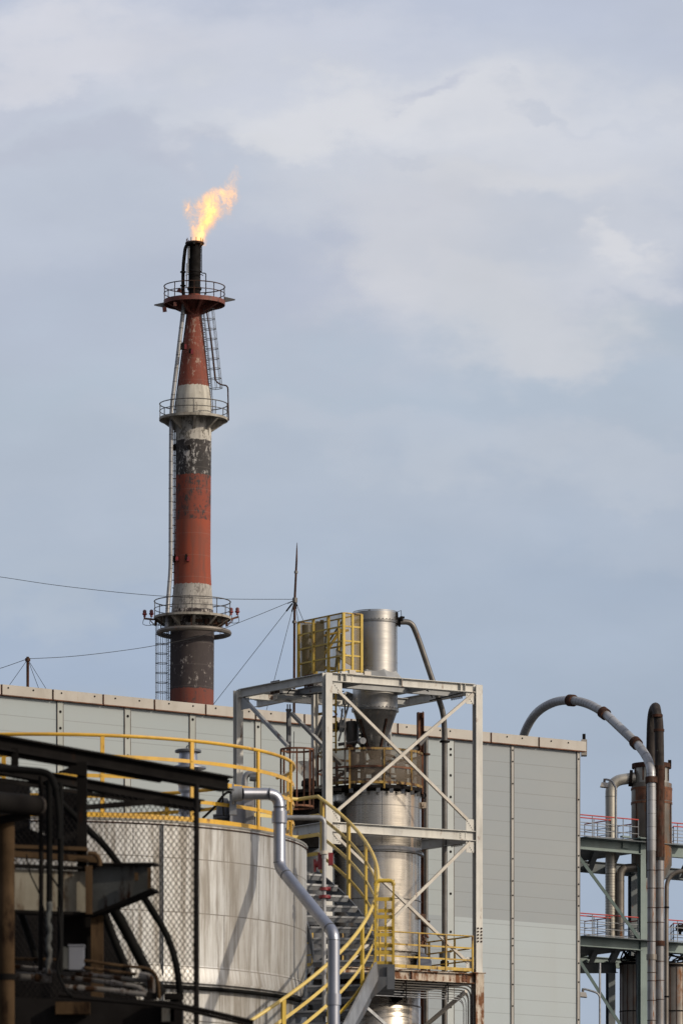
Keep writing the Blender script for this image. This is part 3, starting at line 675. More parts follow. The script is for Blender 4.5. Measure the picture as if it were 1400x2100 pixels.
# ------------------------------------------------------------------ FAR RIGHT: green steelwork, ducts and vessels
YG = 290.
def GY(px): return YG+(px-1189)/211.*3.7
def G(px, py, dy=0.): return P(px, py, GY(px)+dy)
g = thing('pipe_rack', (X(1300,YG), YG, 0), 'pale green steel pipe rack with red and grey handrails beside the hall', 'steel structure')
zU = Z(1718, YG); zL = Z(1920, YG)
def gp(px, z, dy=0.): Y = GY(px)+dy; return V((X(px,GY(px)), Y, z))
for z, d in ((zU, .56), (zL, .48)):
    for dy, m in ((0, M['green']), (9.5, M['green_dark'] if z == zU else M['green'])):
        obj('beam', MB().ibeam(gp(1080,z-d/2,dy), gp(1470,z-d/2,dy), d, .3, .03, .02), m, g)
    for px in (1165, 1225, 1268, 1317, 1368, 1420):
        obj('cross_beam', MB().ibeam(gp(px,z-.30,.2), gp(px,z-.30,9.3), .36, .26, .03, .02), M['green_dark'], g)
    mb = MB()
    mb.bar(gp(1090,z-.03,4.6), gp(1300,z-.03,4.6), 8.8, .04)
    mb.bar(gp(1372,z-.03,1.), gp(1470,z-.03,1.), 1.8, .04)
    obj('deck', mb, M['green_dark'], g)
obj('splice_plate', MB().bar(G(1276,1730,-.16), G(1290,1732,-.16), .02, .42).bar(G(1273,1715.5,-.05), G(1290,1717,-.05), .2, .08), M['green'], g)
for px, dy, w in ((1317,0,.4), (1317,9.5,.4), (1440,0,.4), (1120,0,.4), (1268,9.,.36)):
    top = zU+.15 if dy == 0 else zU-.1
    if px == 1268: top = zL-.2
    obj('column', MB().ibeam(gp(px,0,dy), gp(px,top,dy), w, w, .03, .025, up=(-.4,1,0)), M['green'] if dy == 0 else M['green_dark'], g)
obj('cap_plate', MB().bar(gp(1300,zU+.17,-.1), gp(1330,zU+.17,-.1), .9, .05).prism([gp(1304,zU+.15,-.2), gp(1314,zU+.42,.3), gp(1334,zU+.44,.3), gp(1326,zU+.15,-.2)], .05, (0,.6,.6)), M['green'], g)
for a, b in (((1186,1757),(1309,1924)), ((1186,1968),(1275,2108))):
    obj('brace', MB().bar(G(*a,-.3), G(*b,-.3), .14, .16, (0,1,0)), M['green'], g)
obj('gusset_plate', MB().prism([G(1302,1912,-.2), G(1311,1912,-.2), G(1311,1926,-.2), G(1297,1926,-.2)], .03, (0,1,0)), M['green_dark'], g)
def grail(pts, z, hgt=1.1, mids=(.42,.75,), name='railing'):
    q = [gp(px, z, dy) for px, dy in pts]; up = V((0,0,1))
    rl = obj('hand_rail', MB().tube([p+up*hgt for p in q], .032, 6), M['red'], g)
    mb = MB()
    for m_ in mids: mb.tube([p+up*m_ for p in q], .02, 6)
    mb.tube([p+up*.12 for p in q], .02, 6)
    obj('mid_rail', mb, M['galv'], rl)
    for i in range(len(q)-1):
        n = max(1, round((q[i+1]-q[i]).length/.95))
        for k in range(n+1): obj('post', MB().tube([q[i].lerp(q[i+1],k/n), q[i].lerp(q[i+1],k/n)+up*hgt], .022, 6), M['galv'], rl)
for z in (zU, zL):
    grail([(1150,0), (1308,0)], z); grail([(1150,1.1), (1253,1.1), (1204,3.6)], z); grail([(1272,3.2), (1318,1.1)], z)
    grail([(1352,0), (1460,0)], z); grail([(1452,1.3), (1383,1.3), (1380,3.)], z)
mb = MB()
for k in range(7): mb.bar(G(1190,1937+k*1.2,1+k*1.1), G(1305,1941+k*1.2,1+k*1.1), .08, .08)
mb.tube(fillet([G(1200,1942,.3), G(1298,1946,.3), G(1308,1952,.3), G(1309,2120,.3)], .4, 4), .05, 6).tube(fillet([G(1200,1945,.5), G(1294,1949,.5), G(1304,1956,.5), G(1305,2120,.5)], .4, 4), .04, 6)
obj('cable_run', mb, M['galv_dark'], g)
obj('side_beam', MB().ibeam(G(1180,1985,3), G(1262,1985,3), .5, .3, .03, .02), M['green_dark'], g)

def duct(name, lab, pts, r, m, bands=(), bandm=None, Yd=None, bw=.06, n=20, group=None, sm=None, cat='duct'):
    t0 = thing(name, (pts[0].x, pts[0].y, 0), lab, cat, group)
    path = sm if sm else pts
    obj('pipe', MB().tube(path, r, n), m, t0)
    # evenly spaced lagging seams
    return t0
def seams(t0, path, r, step, m, w=.012, grow=1.02, a=0., b=1.):
    L = [0]
    for i in range(len(path)-1): L.append(L[-1]+(path[i+1]-path[i]).length)
    s = L[-1]*a
    while s < L[-1]*b:
        i = max(k for k in range(len(L)) if L[k] <= s); i = min(i, len(path)-2)
        f = (s-L[i])/max(1e-6, L[i+1]-L[i]); c = path[i].lerp(path[i+1], f); d = (path[i+1]-path[i]).normalized()
        obj('seam', MB().cyl(c-d*w, c+d*w, r*grow, 20), m, t0); s += step
def flange_at(t0, c, d, r, w, m, name='flange'): d = V(d).normalized(); obj(name, MB().cyl(V(c)-d*w/2, V(c)+d*w/2, r, 20), m, t0)

YD = 285.
pp = [P(1064,1560,YD+14), P(1068,1530,YD+12), P(1076,1500,YD+11), P(1092,1471,YD+10), P(1112,1452,YD+8), P(1140,1439,YD+7), P(1171,1436.5,YD+6), P(1205,1444,YD+5), P(1238,1463,YD+4), P(1270,1492,YD+3), P(1303,1524,YD+2), P(1320,1545,YD+1), P(1331,1568,YD+.4), P(1334.5,1600,YD), P(1335,1745,YD)]
path = smooth(pp, 5)
arch = duct('arched_duct', 'big silver lagged duct arching over the hall roof and down', pp, .21, M['duct'], sm=path)
seams(arch, path, .21, .21, M['pipe_dark'], .006, 1.015, .0, .52); seams(arch, path, .21, .62, M['pipe_dark'], .008, 1.015, .53, 1.)
for i, w in ((6, .36), (8, .34), (10, .34), (13, .28)):
    d = (pp[min(i+1,len(pp)-1)]-pp[i-1]); flange_at(arch, pp[i], d, .285, w, M['rust_dark'], 'clamp_collar')
obj('lower_pipe', MB().tube([P(1335,1745,YD), P(1335,2400,YD), V((X(1335,YD),YD,0))], .20, 20), M['duct_streaked'], arch)
for y in (1785,1822,1862,1892,1931,1995,2012,2052,2093): flange_at(arch, P(1335,y,YD), (0,0,1), .215 if y != 1962 else .25, .03, M['rust_dark'], 'seam')
flange_at(arch, P(1335,1963,YD), (0,0,1), .245, .26, M['duct_stained'], 'sleeve')
p2_ = [P(1352,1765,YD+.2), P(1352,1680,YD+.2), P(1351.5,1585,YD+.2), P(1350,1490,YD+.2), P(1346,1462,YD+.6), P(1343,1450,YD+1.2), P(1337,1462,YD+2.2), P(1334,1500,YD+2.4), P(1333,1600,YD+2.4), P(1333,1800,YD+2.4)]
path = smooth(p2_, 6)
rd = thing('rusty_duct', (p2_[0].x, p2_[0].y, 0), 'tall rust brown duct looping over at its top beside the silver duct', 'duct')
obj('pipe', MB().tube(path, .215, 20), M['rust_black'], rd)
obj('lower_pipe', MB().tube([V((X(1352,YD+.2),YD+.2,0)), P(1352,1755,YD+.2)], .20, 20), M['duct_streaked'], rd); obj('middle_pipe', MB().tube([P(1352,1758,YD+.2), P(1352,1580,YD+.2)], .222, 20), M['rust_dark'], rd)
for y, w, r_ in ((1468,.12,.25),(1498,.12,.255),(1575,.2,.235),(1640,.03,.23),(1675,.03,.23),(1785,.03,.215),(1822,.03,.215),(1862,.03,.215),(1892,.03,.215),(1935,.24,.24),(1972,.03,.215),(2011,.03,.215),(2050,.03,.215)):
    flange_at(rd, P(1347+ (y>1490)*3+(y>1560)*1.5,y,YD+.2), (0,0,1), r_, w, M['rust_dark'], 'flange')
YV = 293.
def vz(y): return Z(y, YV)
vx = (X(1335,YV), YV); sp_ = lambda p: p/S(YV)
ve = thing('rusty_silo', (vx[0], YV, 0), 'rust streaked cylindrical silo with hopper bottom behind the ducts', 'silo')
obj('head', MB().lathe(vx, [(0,vz(1568)),(sp_(36),vz(1570)),(sp_(36),vz(1607))], 40), M['clad'], ve)
obj('lid_flange', MB().lathe(vx, [(sp_(30),vz(1571)+.1),(sp_(40.5),vz(1571)+.1),(sp_(40.5),vz(1576)),(sp_(36.2),vz(1576))], 40), M['rust_dark'], ve)
obj('body', MB().lathe(vx, [(sp_(36),vz(1607)),(sp_(41.5),vz(1608)),(sp_(41.5),vz(1775)),(sp_(20),vz(1818)),(sp_(14),vz(1850)),(sp_(14),0)], 40), M['duct_stained'], ve)
for y in (1617,1646): obj('band', MB().lathe(vx, [(sp_(41.4),vz(y)),(sp_(42.6),vz(y)),(sp_(42.6),vz(y)-.1),(sp_(41.4),vz(y)-.1)], 40), M['rust'], ve)
mb = MB()
for a in (-1.2,-.55,.75,1.15): mb.box((vx[0]+sp_(36.5)*math.sin(a), YV-sp_(36.5)*math.cos(a), vz(1590)), .06, .06, .62)
for a in (-.9,-.3,.5,1.1): mb.box((vx[0]+sp_(42)*math.sin(a), YV-sp_(42)*math.cos(a), vz(1690)), .05, .05, 1.9)
obj('stiffener', mb, M['rust_dark'], ve)
obj('rust_panel', MB().lathe(vx, [(sp_(42.0),vz(1619)),(sp_(42.0),vz(1644))], 24, -.95, 1.5), M['rust'], ve)
obj('lifting_lug', MB().box(P(1372,1565,YV-.3), .16, .1, .3).box(P(1317,1568,YV-.3), .18, .1, .16), M['black'], ve)
def simple_duct(lab, pts, r, m, group='grey elbow ducts on the pipe rack'):
    t0 = thing('elbow_duct', (pts[-1].x, pts[-1].y, pts[-1].z), lab, 'duct', group)
    path = fillet(pts, 1.25 if r > .24 else 1.0, 10); obj('pipe', MB().tube(path, r, 20), m, t0); return t0, path
e1_, pth = simple_duct('fat grey elbow duct leaving the silo head by a black flange', [P(1300,1595,YV-.2), P(1251.5,1602,YV-.4), P(1251.5,1760,YV-.4), V((X(1251.5,YV-.4),YV-.4,zL))], .265, M['clad'], None)
flange_at(e1_, P(1292,1596,YV-.2), (1,0,-.1), .40, .14, M['black']); 
for y in (1634,1696,1792,1840,1880): flange_at(e1_, P(1251.5,y,YV-.4), (0,0,1), .275, .03, M['pipe_dark'], 'seam')
mb = MB()
for k in range(26): mb.cyl(P(1251.5,1770+k*5.6,YV-.4), P(1251.5,1770.6+k*5.6,YV-.4), .272, 16)
obj('spiral_seam', mb, M['pipe_dark'], e1_)
e2_, pth = simple_duct('brownish elbow duct below the upper deck of the rack', [P(1305,1779,YV-.3), P(1270.5,1781,YV-.5), P(1270.5,1860,YV-.5), V((X(1270.5,YV-.5),YV-.5,zL))], .205, M['duct_stained'], None)
flange_at(e2_, P(1270.5,1807,YV-.5), (0,0,1), .215, .03, M['pipe_dark'], 'seam')
rp_ = [P(1420,1788,YD+1), P(1394,1786,YD+1), P(1366,1800,YD+1), P(1365,1870,YD+1), V((X(1365,YD+1),YD+1,0))]
tb = thing('hooked_pipe', (rp_[-1].x, rp_[-1].y, 0), 'slim brown pipe bending out of frame beside the rusty duct', 'pipe')
obj('pipe', MB().tube(fillet([P(1430,1783,YD+1), P(1366,1790,YD+1), P(1365.5,1900,YD+1), V((X(1365,YD+1),YD+1,0))], 1.1, 10), .105, 14), M['duct_stained'], tb)
for y in (1861, 2044): flange_at(tb, P(1365.5,y,YD+1), (0,0,1), .13, .07, M['black'])
for px, r, lab in ((1296, 26, 'dark ribbed tank under the rack behind the green column'), (1385, 30, 'brown ribbed tank under the rack at the right edge')):
    c = (X(px,YV+1), YV+1); rr = r/S(YV+1)
    lt = thing('ribbed_tank', (c[0], c[1], 0), lab, 'tank', 'ribbed tanks under the pipe rack')
    zt_ = Z(1978 if px < 1300 else 1982, YV+1)
    obj('shell', MB().lathe(c, [(0,zt_+.2),(rr*.96,zt_+.1),(rr,zt_),(rr,0)], 40), M['duct_stained'], lt)
    obj('top_flange', MB().lathe(c, [(rr,zt_+.06),(rr*1.07,zt_+.06),(rr*1.07,zt_-.04),(rr,zt_-.04)], 40).lathe(c, [(rr,Z(2074,YV+1)),(rr*1.05,Z(2074,YV+1)),(rr*1.05,Z(2076,YV+1)),(rr,Z(2076,YV+1))], 40), M['black'], lt)
    mb = MB()
    for k in range(14): a = 2*PI*k/14; mb.bar((c[0]+rr*1.01*math.sin(a), c[1]-rr*1.01*math.cos(a), 2), (c[0]+rr*1.01*math.sin(a), c[1]-rr*1.01*math.cos(a), zt_-.05), .03, .03)
    obj('rib', mb, M['rust_dark'], lt)
    mb = MB()
    for k in range(12): mb.tube(smooth([(c[0]+random.uniform(-rr,rr), c[1]+random.uniform(-rr,0), zt_+random.uniform(.1,.7)) for _ in range(3)], 4), .04, 6)
    obj('top_piping', mb, M['black'], lt)
vl = thing('actuator_valve', G(1395,1912,1.), 'black actuator valve on the lower deck at the right edge', 'valve')
obj('body', MB().cyl(G(1388,1903,1.), G(1402,1903,1.), .16, 12).cyl(G(1393,1903,1.), G(1393,1918,1.), .07, 10), M['black'], vl)
obj('handwheel', MB().tube([G(1394,1903,.7)+V((.2*math.cos(a),0,.2*math.sin(a))) for a in [2*PI*k/16 for k in range(16)]], .02, 6, closed=True), M['black'], vl)
def lamp(px, ybase, ytop, tipx, tipy, Y, lab, sgn=1, base=None):
    t0 = thing('street_lamp', P(px, ybase, Y) if base is None else base, lab, 'lamp', 'gooseneck yard lamps by the hall corner')
    obj('pole', MB().tube(smooth([P(px,ybase,Y) if base is None else base, P(px,ytop+30,Y), P(px,ytop+12,Y), P(px-5,ytop+2,Y), P(tipx+14,tipy+3,Y), P(tipx+2,tipy,Y)], 5), .05, 8), M['galv'], t0)
    obj('bracket', MB().cyl(P(tipx+1,tipy-1,Y), P(tipx,tipy+6,Y), .06, 8), M['pipe_dark'], t0)
    c = P(tipx, tipy+11, Y)
    obj('lamp_head', MB().add([c+V(v_) for v_ in ((-.2,-.2,-.11),(.2,-.2,-.15),(.2,.2,-.15),(-.2,.2,-.11),(-.13,-.13,.1),(.15,-.13,.08),(.15,.13,.08),(-.13,.13,.1))], [(3,2,1,0),(4,5,6,7),(0,1,5,4),(1,2,6,5),(2,3,7,6),(3,0,4,7)]), M['lamp'], t0)
    obj('glass', MB().add([c+V(v_) for v_ in ((-.16,-.16,-.13),(.16,-.16,-.165),(.16,.16,-.165),(-.16,.16,-.13))], [(0,1,2,3)]), M['clad'], t0)
lamp(1262, 1719, 1606, 1238, 1598, YG-1.4, 'gooseneck lamp on the upper deck rail in front of the fat duct')
lamp(1229, 2100, 2035, 1194, 2028, YG-4, 'gooseneck lamp low down beside the hall corner', base=V((X(1229,YG-4),YG-4,0)))
# ------------------------------------------------------------------ STEEL FRAME with cyclone and column vessel
FF = V((X(671,184), 184, 0)); RR = V((X(978.5,186.6), 186.6, 0)); LL = V((X(488.5,187.75), 187.75, 0)); BB = LL+RR-FF
e1 = (RR-FF); l1 = e1.length; e1.normalize(); e2 = (LL-FF); l2 = e2.length; e2.normalize()
n1 = V((e1.y, -e1.x, 0))     # outward normal of the right face
n2 = V((-e2.y, e2.x, 0)); n2 = n2 if n2.dot(FF-BB) > 0 else -n2
UP = V((0,0,1))
zt = Z(1379, 184); zm = Z(1685, 184); zl = Z(1995, 186.6)
fr = thing('steel_frame', (FF+BB)/2, 'open white painted steel frame with crossed braces around the round vessels', 'steel frame')
def at(p, z): return V((p.x, p.y, z))
def on1(px, py, off=0.):   # point on the right face plane through FF and RR
    k = (px-700)/F; # x = k*Y ; FF + e1*s
    s = (FF.x-k*FF.y)/(k*e1.y-e1.x); p = FF+e1*s; return V((p.x, p.y, Z(py, p.y)))+n1*off
def on2(px, py, off=0.):
    k = (px-700)/F; s = (FF.x-k*FF.y)/(k*e2.y-e2.x); p = FF+e2*s; return V((p.x, p.y, Z(py, p.y)))+n2*off
CW = .23
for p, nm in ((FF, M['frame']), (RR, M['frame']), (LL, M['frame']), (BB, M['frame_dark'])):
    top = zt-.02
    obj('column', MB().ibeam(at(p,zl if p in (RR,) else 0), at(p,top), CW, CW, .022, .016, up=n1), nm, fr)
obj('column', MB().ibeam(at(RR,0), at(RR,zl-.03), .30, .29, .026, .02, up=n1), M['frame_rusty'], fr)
obj('cap_plate', MB().bar(at(RR,zl-.015)-e1*.22, at(RR,zl-.015)+e1*.2, .34, .025), M['frame_rusty'], fr)
D = .26
def beam(a, b, z, m=None, d=D, w=.2, name='beam'):
    t_ = (V(b)-V(a)).normalized()
    return obj(name, MB().ibeam(at(a,z-d/2)+t_*.13, at(b,z-d/2)-t_*.13, d, w, .018, .014), m or M['frame'], fr)
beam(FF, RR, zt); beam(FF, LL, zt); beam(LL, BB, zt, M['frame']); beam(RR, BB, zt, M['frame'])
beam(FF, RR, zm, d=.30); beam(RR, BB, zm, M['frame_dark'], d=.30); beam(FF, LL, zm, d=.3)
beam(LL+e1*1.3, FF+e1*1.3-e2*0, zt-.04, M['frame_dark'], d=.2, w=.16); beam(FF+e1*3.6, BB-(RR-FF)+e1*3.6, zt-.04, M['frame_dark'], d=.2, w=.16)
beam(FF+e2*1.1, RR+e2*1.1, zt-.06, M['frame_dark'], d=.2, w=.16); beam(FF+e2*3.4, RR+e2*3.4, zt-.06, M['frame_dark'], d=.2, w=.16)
# the extra bay behind the left corner
c645 = V((X(645,187.4), 187.4, 0)); e529 = V((X(522,190.2), 190.2, 0))
beam(e529, c645, zt, M['frame'], d=.22, w=.18); obj('column', MB().ibeam(at(c645,zm-.5), at(c645,zt-.02), .16, .16, .018, .014, up=e1), M['frame'], fr)
obj('brace', MB().bar(P(646,1513,187.3), P(664,1470,186.), .1, .1, n1), M['frame_dark'], fr)
# stiffeners, splice plates and bolts on the two front beams
mb = MB()
for s in (.42, .60, 2.55, 4.62, 4.78):
    c = at(FF+e1*s, zt-D/2)+n1*.055; mb.bar(c-UP*(D/2-.02), c+UP*(D/2-.02), .012, .09, n1)
c = at(FF+e1*.75, zt-D/2)+n1*.012; mb.bar(c-e1*.14, c+e1*.14, .014, .2); mb.bolts([c+e1*x+UP*z_+n1*.006 for x in (-.09,.09) for z_ in (-.06,0,.06)], n1, .02, .02)
c = at(FF+e1*4.7, zt-D/2)+n1*.012; mb.bar(c-e1*.12, c+e1*.12, .014, .2); mb.bolts([c+e1*x+UP*z_+n1*.006 for x in (-.08,.08) for z_ in (-.06,0,.06)], n1, .02, .02)
c = at(FF+e1*4.75, zm-.15)+n1*.012; mb.bar(c-e1*.12, c+e1*.12, .014, .22); mb.bolts([c+e1*x+UP*z_+n1*.006 for x in (-.08,.08) for z_ in (-.06,0,.06)], n1, .02, .02)
c = at(FF+e1*.5, zm-.15)+n1*.012; mb.bar(c-e1*.16, c+e1*.16, .014, .22); mb.bolts([c+e1*x+UP*z_+n1*.006 for x in (-.1,.1) for z_ in (-.06,0,.06)], n1, .02, .02)
obj('splice_plate', mb, M['frame'], fr)
mb = MB()
for base, d in ((FF, e2), ) :
    for s in (.95, 2.7):
        c = at(base+d*s, zt-D/2)
        for k in range(6):
            mb.bolts([c+d*(-.2+k*.08)+UP*(D/2-.03), ], UP, .022, .09); mb.bolts([c+d*(-.2+k*.08)-UP*(D/2)], -UP, .022, .08)
for base, d in ((RR, (BB-RR).normalized()),):
    for z0_ in (zt-D/2, zm-.15):
        c = at(base+d*1.05, z0_)
        for k in range(6): mb.bolts([c+d*(-.25+k*.1)+UP*(D/2-.03)], UP, .022, .09); mb.bolts([c+d*(-.25+k*.1)-UP*(D/2)], -UP, .022, .08)
obj('splice_bolts', mb, M['rust_dark'], fr)
# gussets at column tops and braces
def gus(c, dx, dz, w=.34, h=.42, nb=5):
    mb = MB(); o = n1*.03
    mb.prism([c+o, c+o+e1*dx*w, c+o+e1*dx*w+UP*dz*h, c+o+UP*dz*h], .014, n1)
    mb.bolts([c+o+e1*dx*w*(.2+.15*k)+UP*dz*h*(.15+.17*k if dx*dz < 0 else .9-.17*k)+n1*.006 for k in range(nb)], n1, .02, .025)
    obj('gusset_plate', mb, M['frame'], fr)
gus(at(FF+e1*.13, zt-D), 1, -1, .36, .36); gus(at(RR-e1*.13, zt-D), -1, -1, .3, .36)
gus(at(FF+e1*.13, zm-.30), 1, -1, .32, .36); gus(at(FF+e1*.13, zm), 1, 1, .30, .36); gus(at(RR-e1*.13, zm-.3), -1, -1, .3, .36); gus(at(RR-e1*.13, zm), -1, 1, .3, .36)
gus(at(RR-e1*.13, zl+.1), -1, 1, .3, .36); gus(at(FF+e2*.13, zt-D)+n2*.0, -.2, -1, .3, .4)
mb = MB().prism([on2(495.5,1432,.02), on2(512,1430,.02), on2(512,1453,.02), on2(495.5,1456,.02)], .014, n2); obj('gusset_plate', mb, M['frame_dark'], fr)
mb = MB(); c = at(RR, Z(1918,186.6))+n1*.125
for k in range(5):
    for x in (-.06, .06): mb.bolts([c+e1*x+UP*(-.2+k*.1)], n1, .028, .02)
for k in range(5):
    for x in (-.06, .06): mb.bolts([c+e1*x+UP*(-.2+k*.1)], n1, .028, .02)
obj('splice_bolts', mb, M['rust_dark'], fr)
for a, b, o in (((692,1417),(957,1681),.0), ((967,1424),(688,1664),.045), ((684,1711),(958,1974),.0), ((961,1728),(690,1998),.045)):
    mb = MB().bar(on1(*a,.045+o), on1(*b,.045+o), .085, .012, n1); p_, q_ = on1(*a,.045+o), on1(*b,.045+o)
    d_ = (q_-p_).normalized(); s_ = d_.cross(n1).normalized()
    mb.bar(p_+s_*.042-n1*.035, q_+s_*.042-n1*.035, .012, .06, n1)
    obj('brace', mb, M['rod_white'], fr)
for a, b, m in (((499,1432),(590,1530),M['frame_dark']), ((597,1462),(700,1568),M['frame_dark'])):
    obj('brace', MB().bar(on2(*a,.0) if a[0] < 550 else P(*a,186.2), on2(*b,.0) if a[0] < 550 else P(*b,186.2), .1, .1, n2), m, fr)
for a, b in (((716,1440),(694,1520)), ((702,1453),(697,1500))):
    obj('brace', MB().bar(P(*a,187.6), P(*b,187.6), .06, .06), M['frame_dark'], fr)
for q_ in ([on2(505,1418,-.5), on2(590,1420,-.8), on2(650,1412,-1.)], [on2(572,1422,-.3), on2(580,1411,-.3)], [P(873,1411,186.9), P(886,1430,187.2)], [P(880,1437,187.2), P(950,1420,187.)]): obj('tie_rod', MB().tube(q_, .018, 6), M['black'], fr)
sp0 = P(592,1448,187.); obj('stub_post', MB().bar(P(592,1545,187.), P(592,1457,187.), .11, .11, e1).bar(P(586,1456,187.), P(598,1456,187.), .14, .05).bolts([P(589.5,1455,187.), P(594.5,1455,187.)], UP, .02, .16), M['galv_dark'], fr)
obj('stub_wire', MB().tube([P(589,1470,186.8), P(587,1535,186.8)], .012, 5).tube([P(603,1500,187), P(601,1560,187)], .012, 5), M['wire'], fr)
# lower platform: deck, edge beam, rails
lp = obj('platform', MB().bar(at(FF+e1*.1,zl-.02)+e2*1.6, at(RR-e1*.14,zl-.02)+e2*1.6, 3.0, .05), M['frame_rusty'], fr)
obj('beam', MB().ibeam(at(FF-e1*.0,zl-.19)+e1*.12, at(RR,zl-.19)-e1*.15, .30, .2, .02, .014), M['frame_rusty'], fr)
obj('beam', MB().ibeam(at(RR,zl-.19)+e2*.2, at(BB,zl-.19)-e2*.2, .30, .2, .02, .014), M['frame_dark'], fr)
for s in (.7, 1.9, 3.1, 4.3): obj('joist', MB().ibeam(at(FF+e1*s,zl-.21)+e2*.12, at(FF+e1*s,zl-.21)+e2*4.2, .2, .12, .015, .012), M['rust_dark'], fr)
mb = MB(); 
for s in (1.75, 2.9): mb.bar(at(FF+e1*s,zl-.32)+n1*.06, at(FF+e1*s,zl-.06)+n1*.06, .014, .09, n1)
c = at(RR-e1*.45, zl-.19)+n1*.012; mb.bar(c-e1*.1, c+e1*.1, .02, .22); mb.bolts([c+e1*x+UP*z_+n1*.008 for x in (-.05,.05) for z_ in (-.08,0,.08)], n1, .025, .02)
obj('splice_plate', mb, M['rust'], fr)
def rail3(base, parent_thing, m, h=1.1, offs=(.36,.73), posts=(), tr=.024, bw=.045, toe=.1, mtop=None):
    q = [V(p) for p in base]
    obj('top_rail', MB().tube([p+UP*h for p in q], tr, 8), mtop or m, parent_thing)
    for o_ in offs: obj('mid_rail', MB().sweep([p+UP*o_ for p in q], .01, bw), m, parent_thing)
    if toe: obj('toe_board', MB().sweep([p+UP*(.02+toe/2) for p in q], .008, toe), m, parent_thing)
    L = [0]
    for i in range(len(q)-1): L.append(L[-1]+(q[i+1]-q[i]).length)
    for f in posts:
        s = f*L[-1]; i = max(k for k in range(len(L)-1) if L[k] <= s+1e-9); c = q[i].lerp(q[i+1], (s-L[i])/(L[i+1]-L[i]))
        d = (q[i+1]-q[i]).normalized(); obj('post', MB().bar(c, c+UP*h, .05, .045, d), m, parent_thing)
rl = thing('platform_railing', at(RR,zl), 'yellow guard rail around the lower platform of the steel frame', 'railing')
rail3([at(FF+e2*2.2+n2*.0,zl), at(FF,zl)-e1*.05+n1*.12, at(RR,zl)-e1*.2+n1*.1], rl, M['yellow_old'], posts=(.02,.2,.38,.555,.74,.868,.995), tr=.022, bw=.05)
rail3([at(RR-e1*.22,zl)+e2*.1, at(RR-e1*.22,zl)+e2*3.8], rl, M['yellow_old'], posts=(.2,.55,.9))
# under the platform: conduits and a junction box
cd = thing('conduit_bundle', at(RR,zl-1), 'bundle of slim pipes running under the platform and down the rusty column', 'pipes')
for k in range(7):
    dz = .40+.075*k; dx = .14+.055*k; nn = .0-.05*(k%3)
    obj('conduit', MB().tube(fillet([at(FF+e1*1.4,zl-dz)+n1*nn, at(RR-e1*(dx+.02),zl-dz)+n1*nn, at(RR-e1*(dx+.02),5.)+n1*nn], .32, 6), .016 if k > 2 else .024, 6), M['galv'] if k > 3 else M['pipe_dark'], cd)
mb = MB()
for s in (2.72, 4.2): mb.bar(at(FF+e1*s,zl-.36)+n1*.05, at(FF+e1*s,zl-.95)+n1*.05, .03, .04)
mb.bar(at(RR-e1*.7,zl-1.85)+n1*.05, at(RR-e1*.12,zl-1.85)+n1*.05, .03, .04)
obj('clamp', mb, M['black'], cd)
jb = thing('junction_box', P(811,2035,186), 'dark junction box with looped cables under the platform', 'electrical box')
obj('box', MB().box(P(811,2034,186), .30, .2, .2), M['galv_dark'], jb)
for k in range(5): obj('cable', MB().tube(smooth([P(805+k*3,2040,186), P(804+k*2,2052,186), P(811+k,2057-k,186), P(814+k*3,2046,186), P(818+k*2,2030,186)], 4), .018, 6), M['black_gloss'], jb)
obj('underbrace', MB().bar(P(955,2033,186.3), P(862,2112,187.5), .11, .10), M['rod_white'], fr)
obj('underbrace', MB().bar(P(744,2060,184.8), P(800,2110,185.2), .09, .09), M['galv'], fr)

# ladder inside the frame
la = thing('caged_ladder', P(670,1620,187.5), 'rusty yellow ladder climbing inside the steel frame', 'ladder')
mb = MB().bar(P(651,1600,187.6), P(651,1422,187.6), .06, .04).bar(P(688.5,1545,187.6), P(688.5,1422,187.6), .06, .04)
obj('side_rail', mb, M['yellow_old'], la)
mb = MB()
for y in (1464,1466,1517,1519): mb.bar(P(651,y,187.6), P(664,y-2,187.4), .04, .05)
for k in range(14): mb.bar(P(668,1432+k*13,187.6), P(688,1432+k*13,187.6), .03, .03)
obj('rung', mb, M['yellow_old'], la)
obj('hoop', MB().tube([P(676,1469,187.2), P(686,1470,187.1), P(690,1465,187.5), P(686,1460,187.9)], .03, 6), M['rust'], la)
obj('conduit', MB().tube(fillet([P(707.5,1655,186.7), P(707,1418,186.7), P(722,1424,186.9)], .12, 4), .028, 8), M['pipe_dark'], la)

# yellow mesh cage on top
cg = thing('safety_cage', at(FF,zt), 'yellow mesh safety cage on top of the steel frame', 'cage')
a0 = FF+e1*.56+e2*.0; b0 = zt+.07
ck = lambda s, r_: a0+e2*s+e1*r_
CL = 2.32; CWd = .62; CH = Z(1257,184.3)-b0
P4 = [ck(0,0), ck(CL,0), ck(CL,CWd), ck(0,CWd)]
for s, r_, w in [(0,0,.085)]+[(CL*k/3.,0,.08) for k in (1,2,3)]+[(0,CWd*.5,.07),(0,CWd,.085),(CL,CWd,.08),(CL*.5,CWd,.06)]:
    p = ck(s,r_); obj('post', MB().bar(at(p,b0-.02), at(p,b0+CH), w, w*.8, e2), M['yellow'], cg)
for k in range(4):
    z = b0+.05+(CH-.45)*k/3.; loop = [at(p,z) for p in P4]
    for i in range(4):
        if i == 2 and k in (1,3): continue
        obj('cross_bar', MB().bar(loop[i], loop[(i+1) % 4], .03, .05), M['yellow'], cg)
loop = [at(p,b0+CH) for p in P4]
mb = MB()
for i in range(4): mb.bar(loop[i], loop[(i+1)%4], .07, .03)
obj('top_frame', mb, M['yellow_old'], cg)
mb = MB()
for i in (0, 3, 1): mb.add([at(P4[i],b0+.03)+n2*.0, at(P4[(i+1)%4],b0+.03), at(P4[(i+1)%4],b0+CH-.02), at(P4[i],b0+CH-.02)], [(0,1,2,3)])
obj('mesh_panel', mb, M['veil_yellow'], cg)
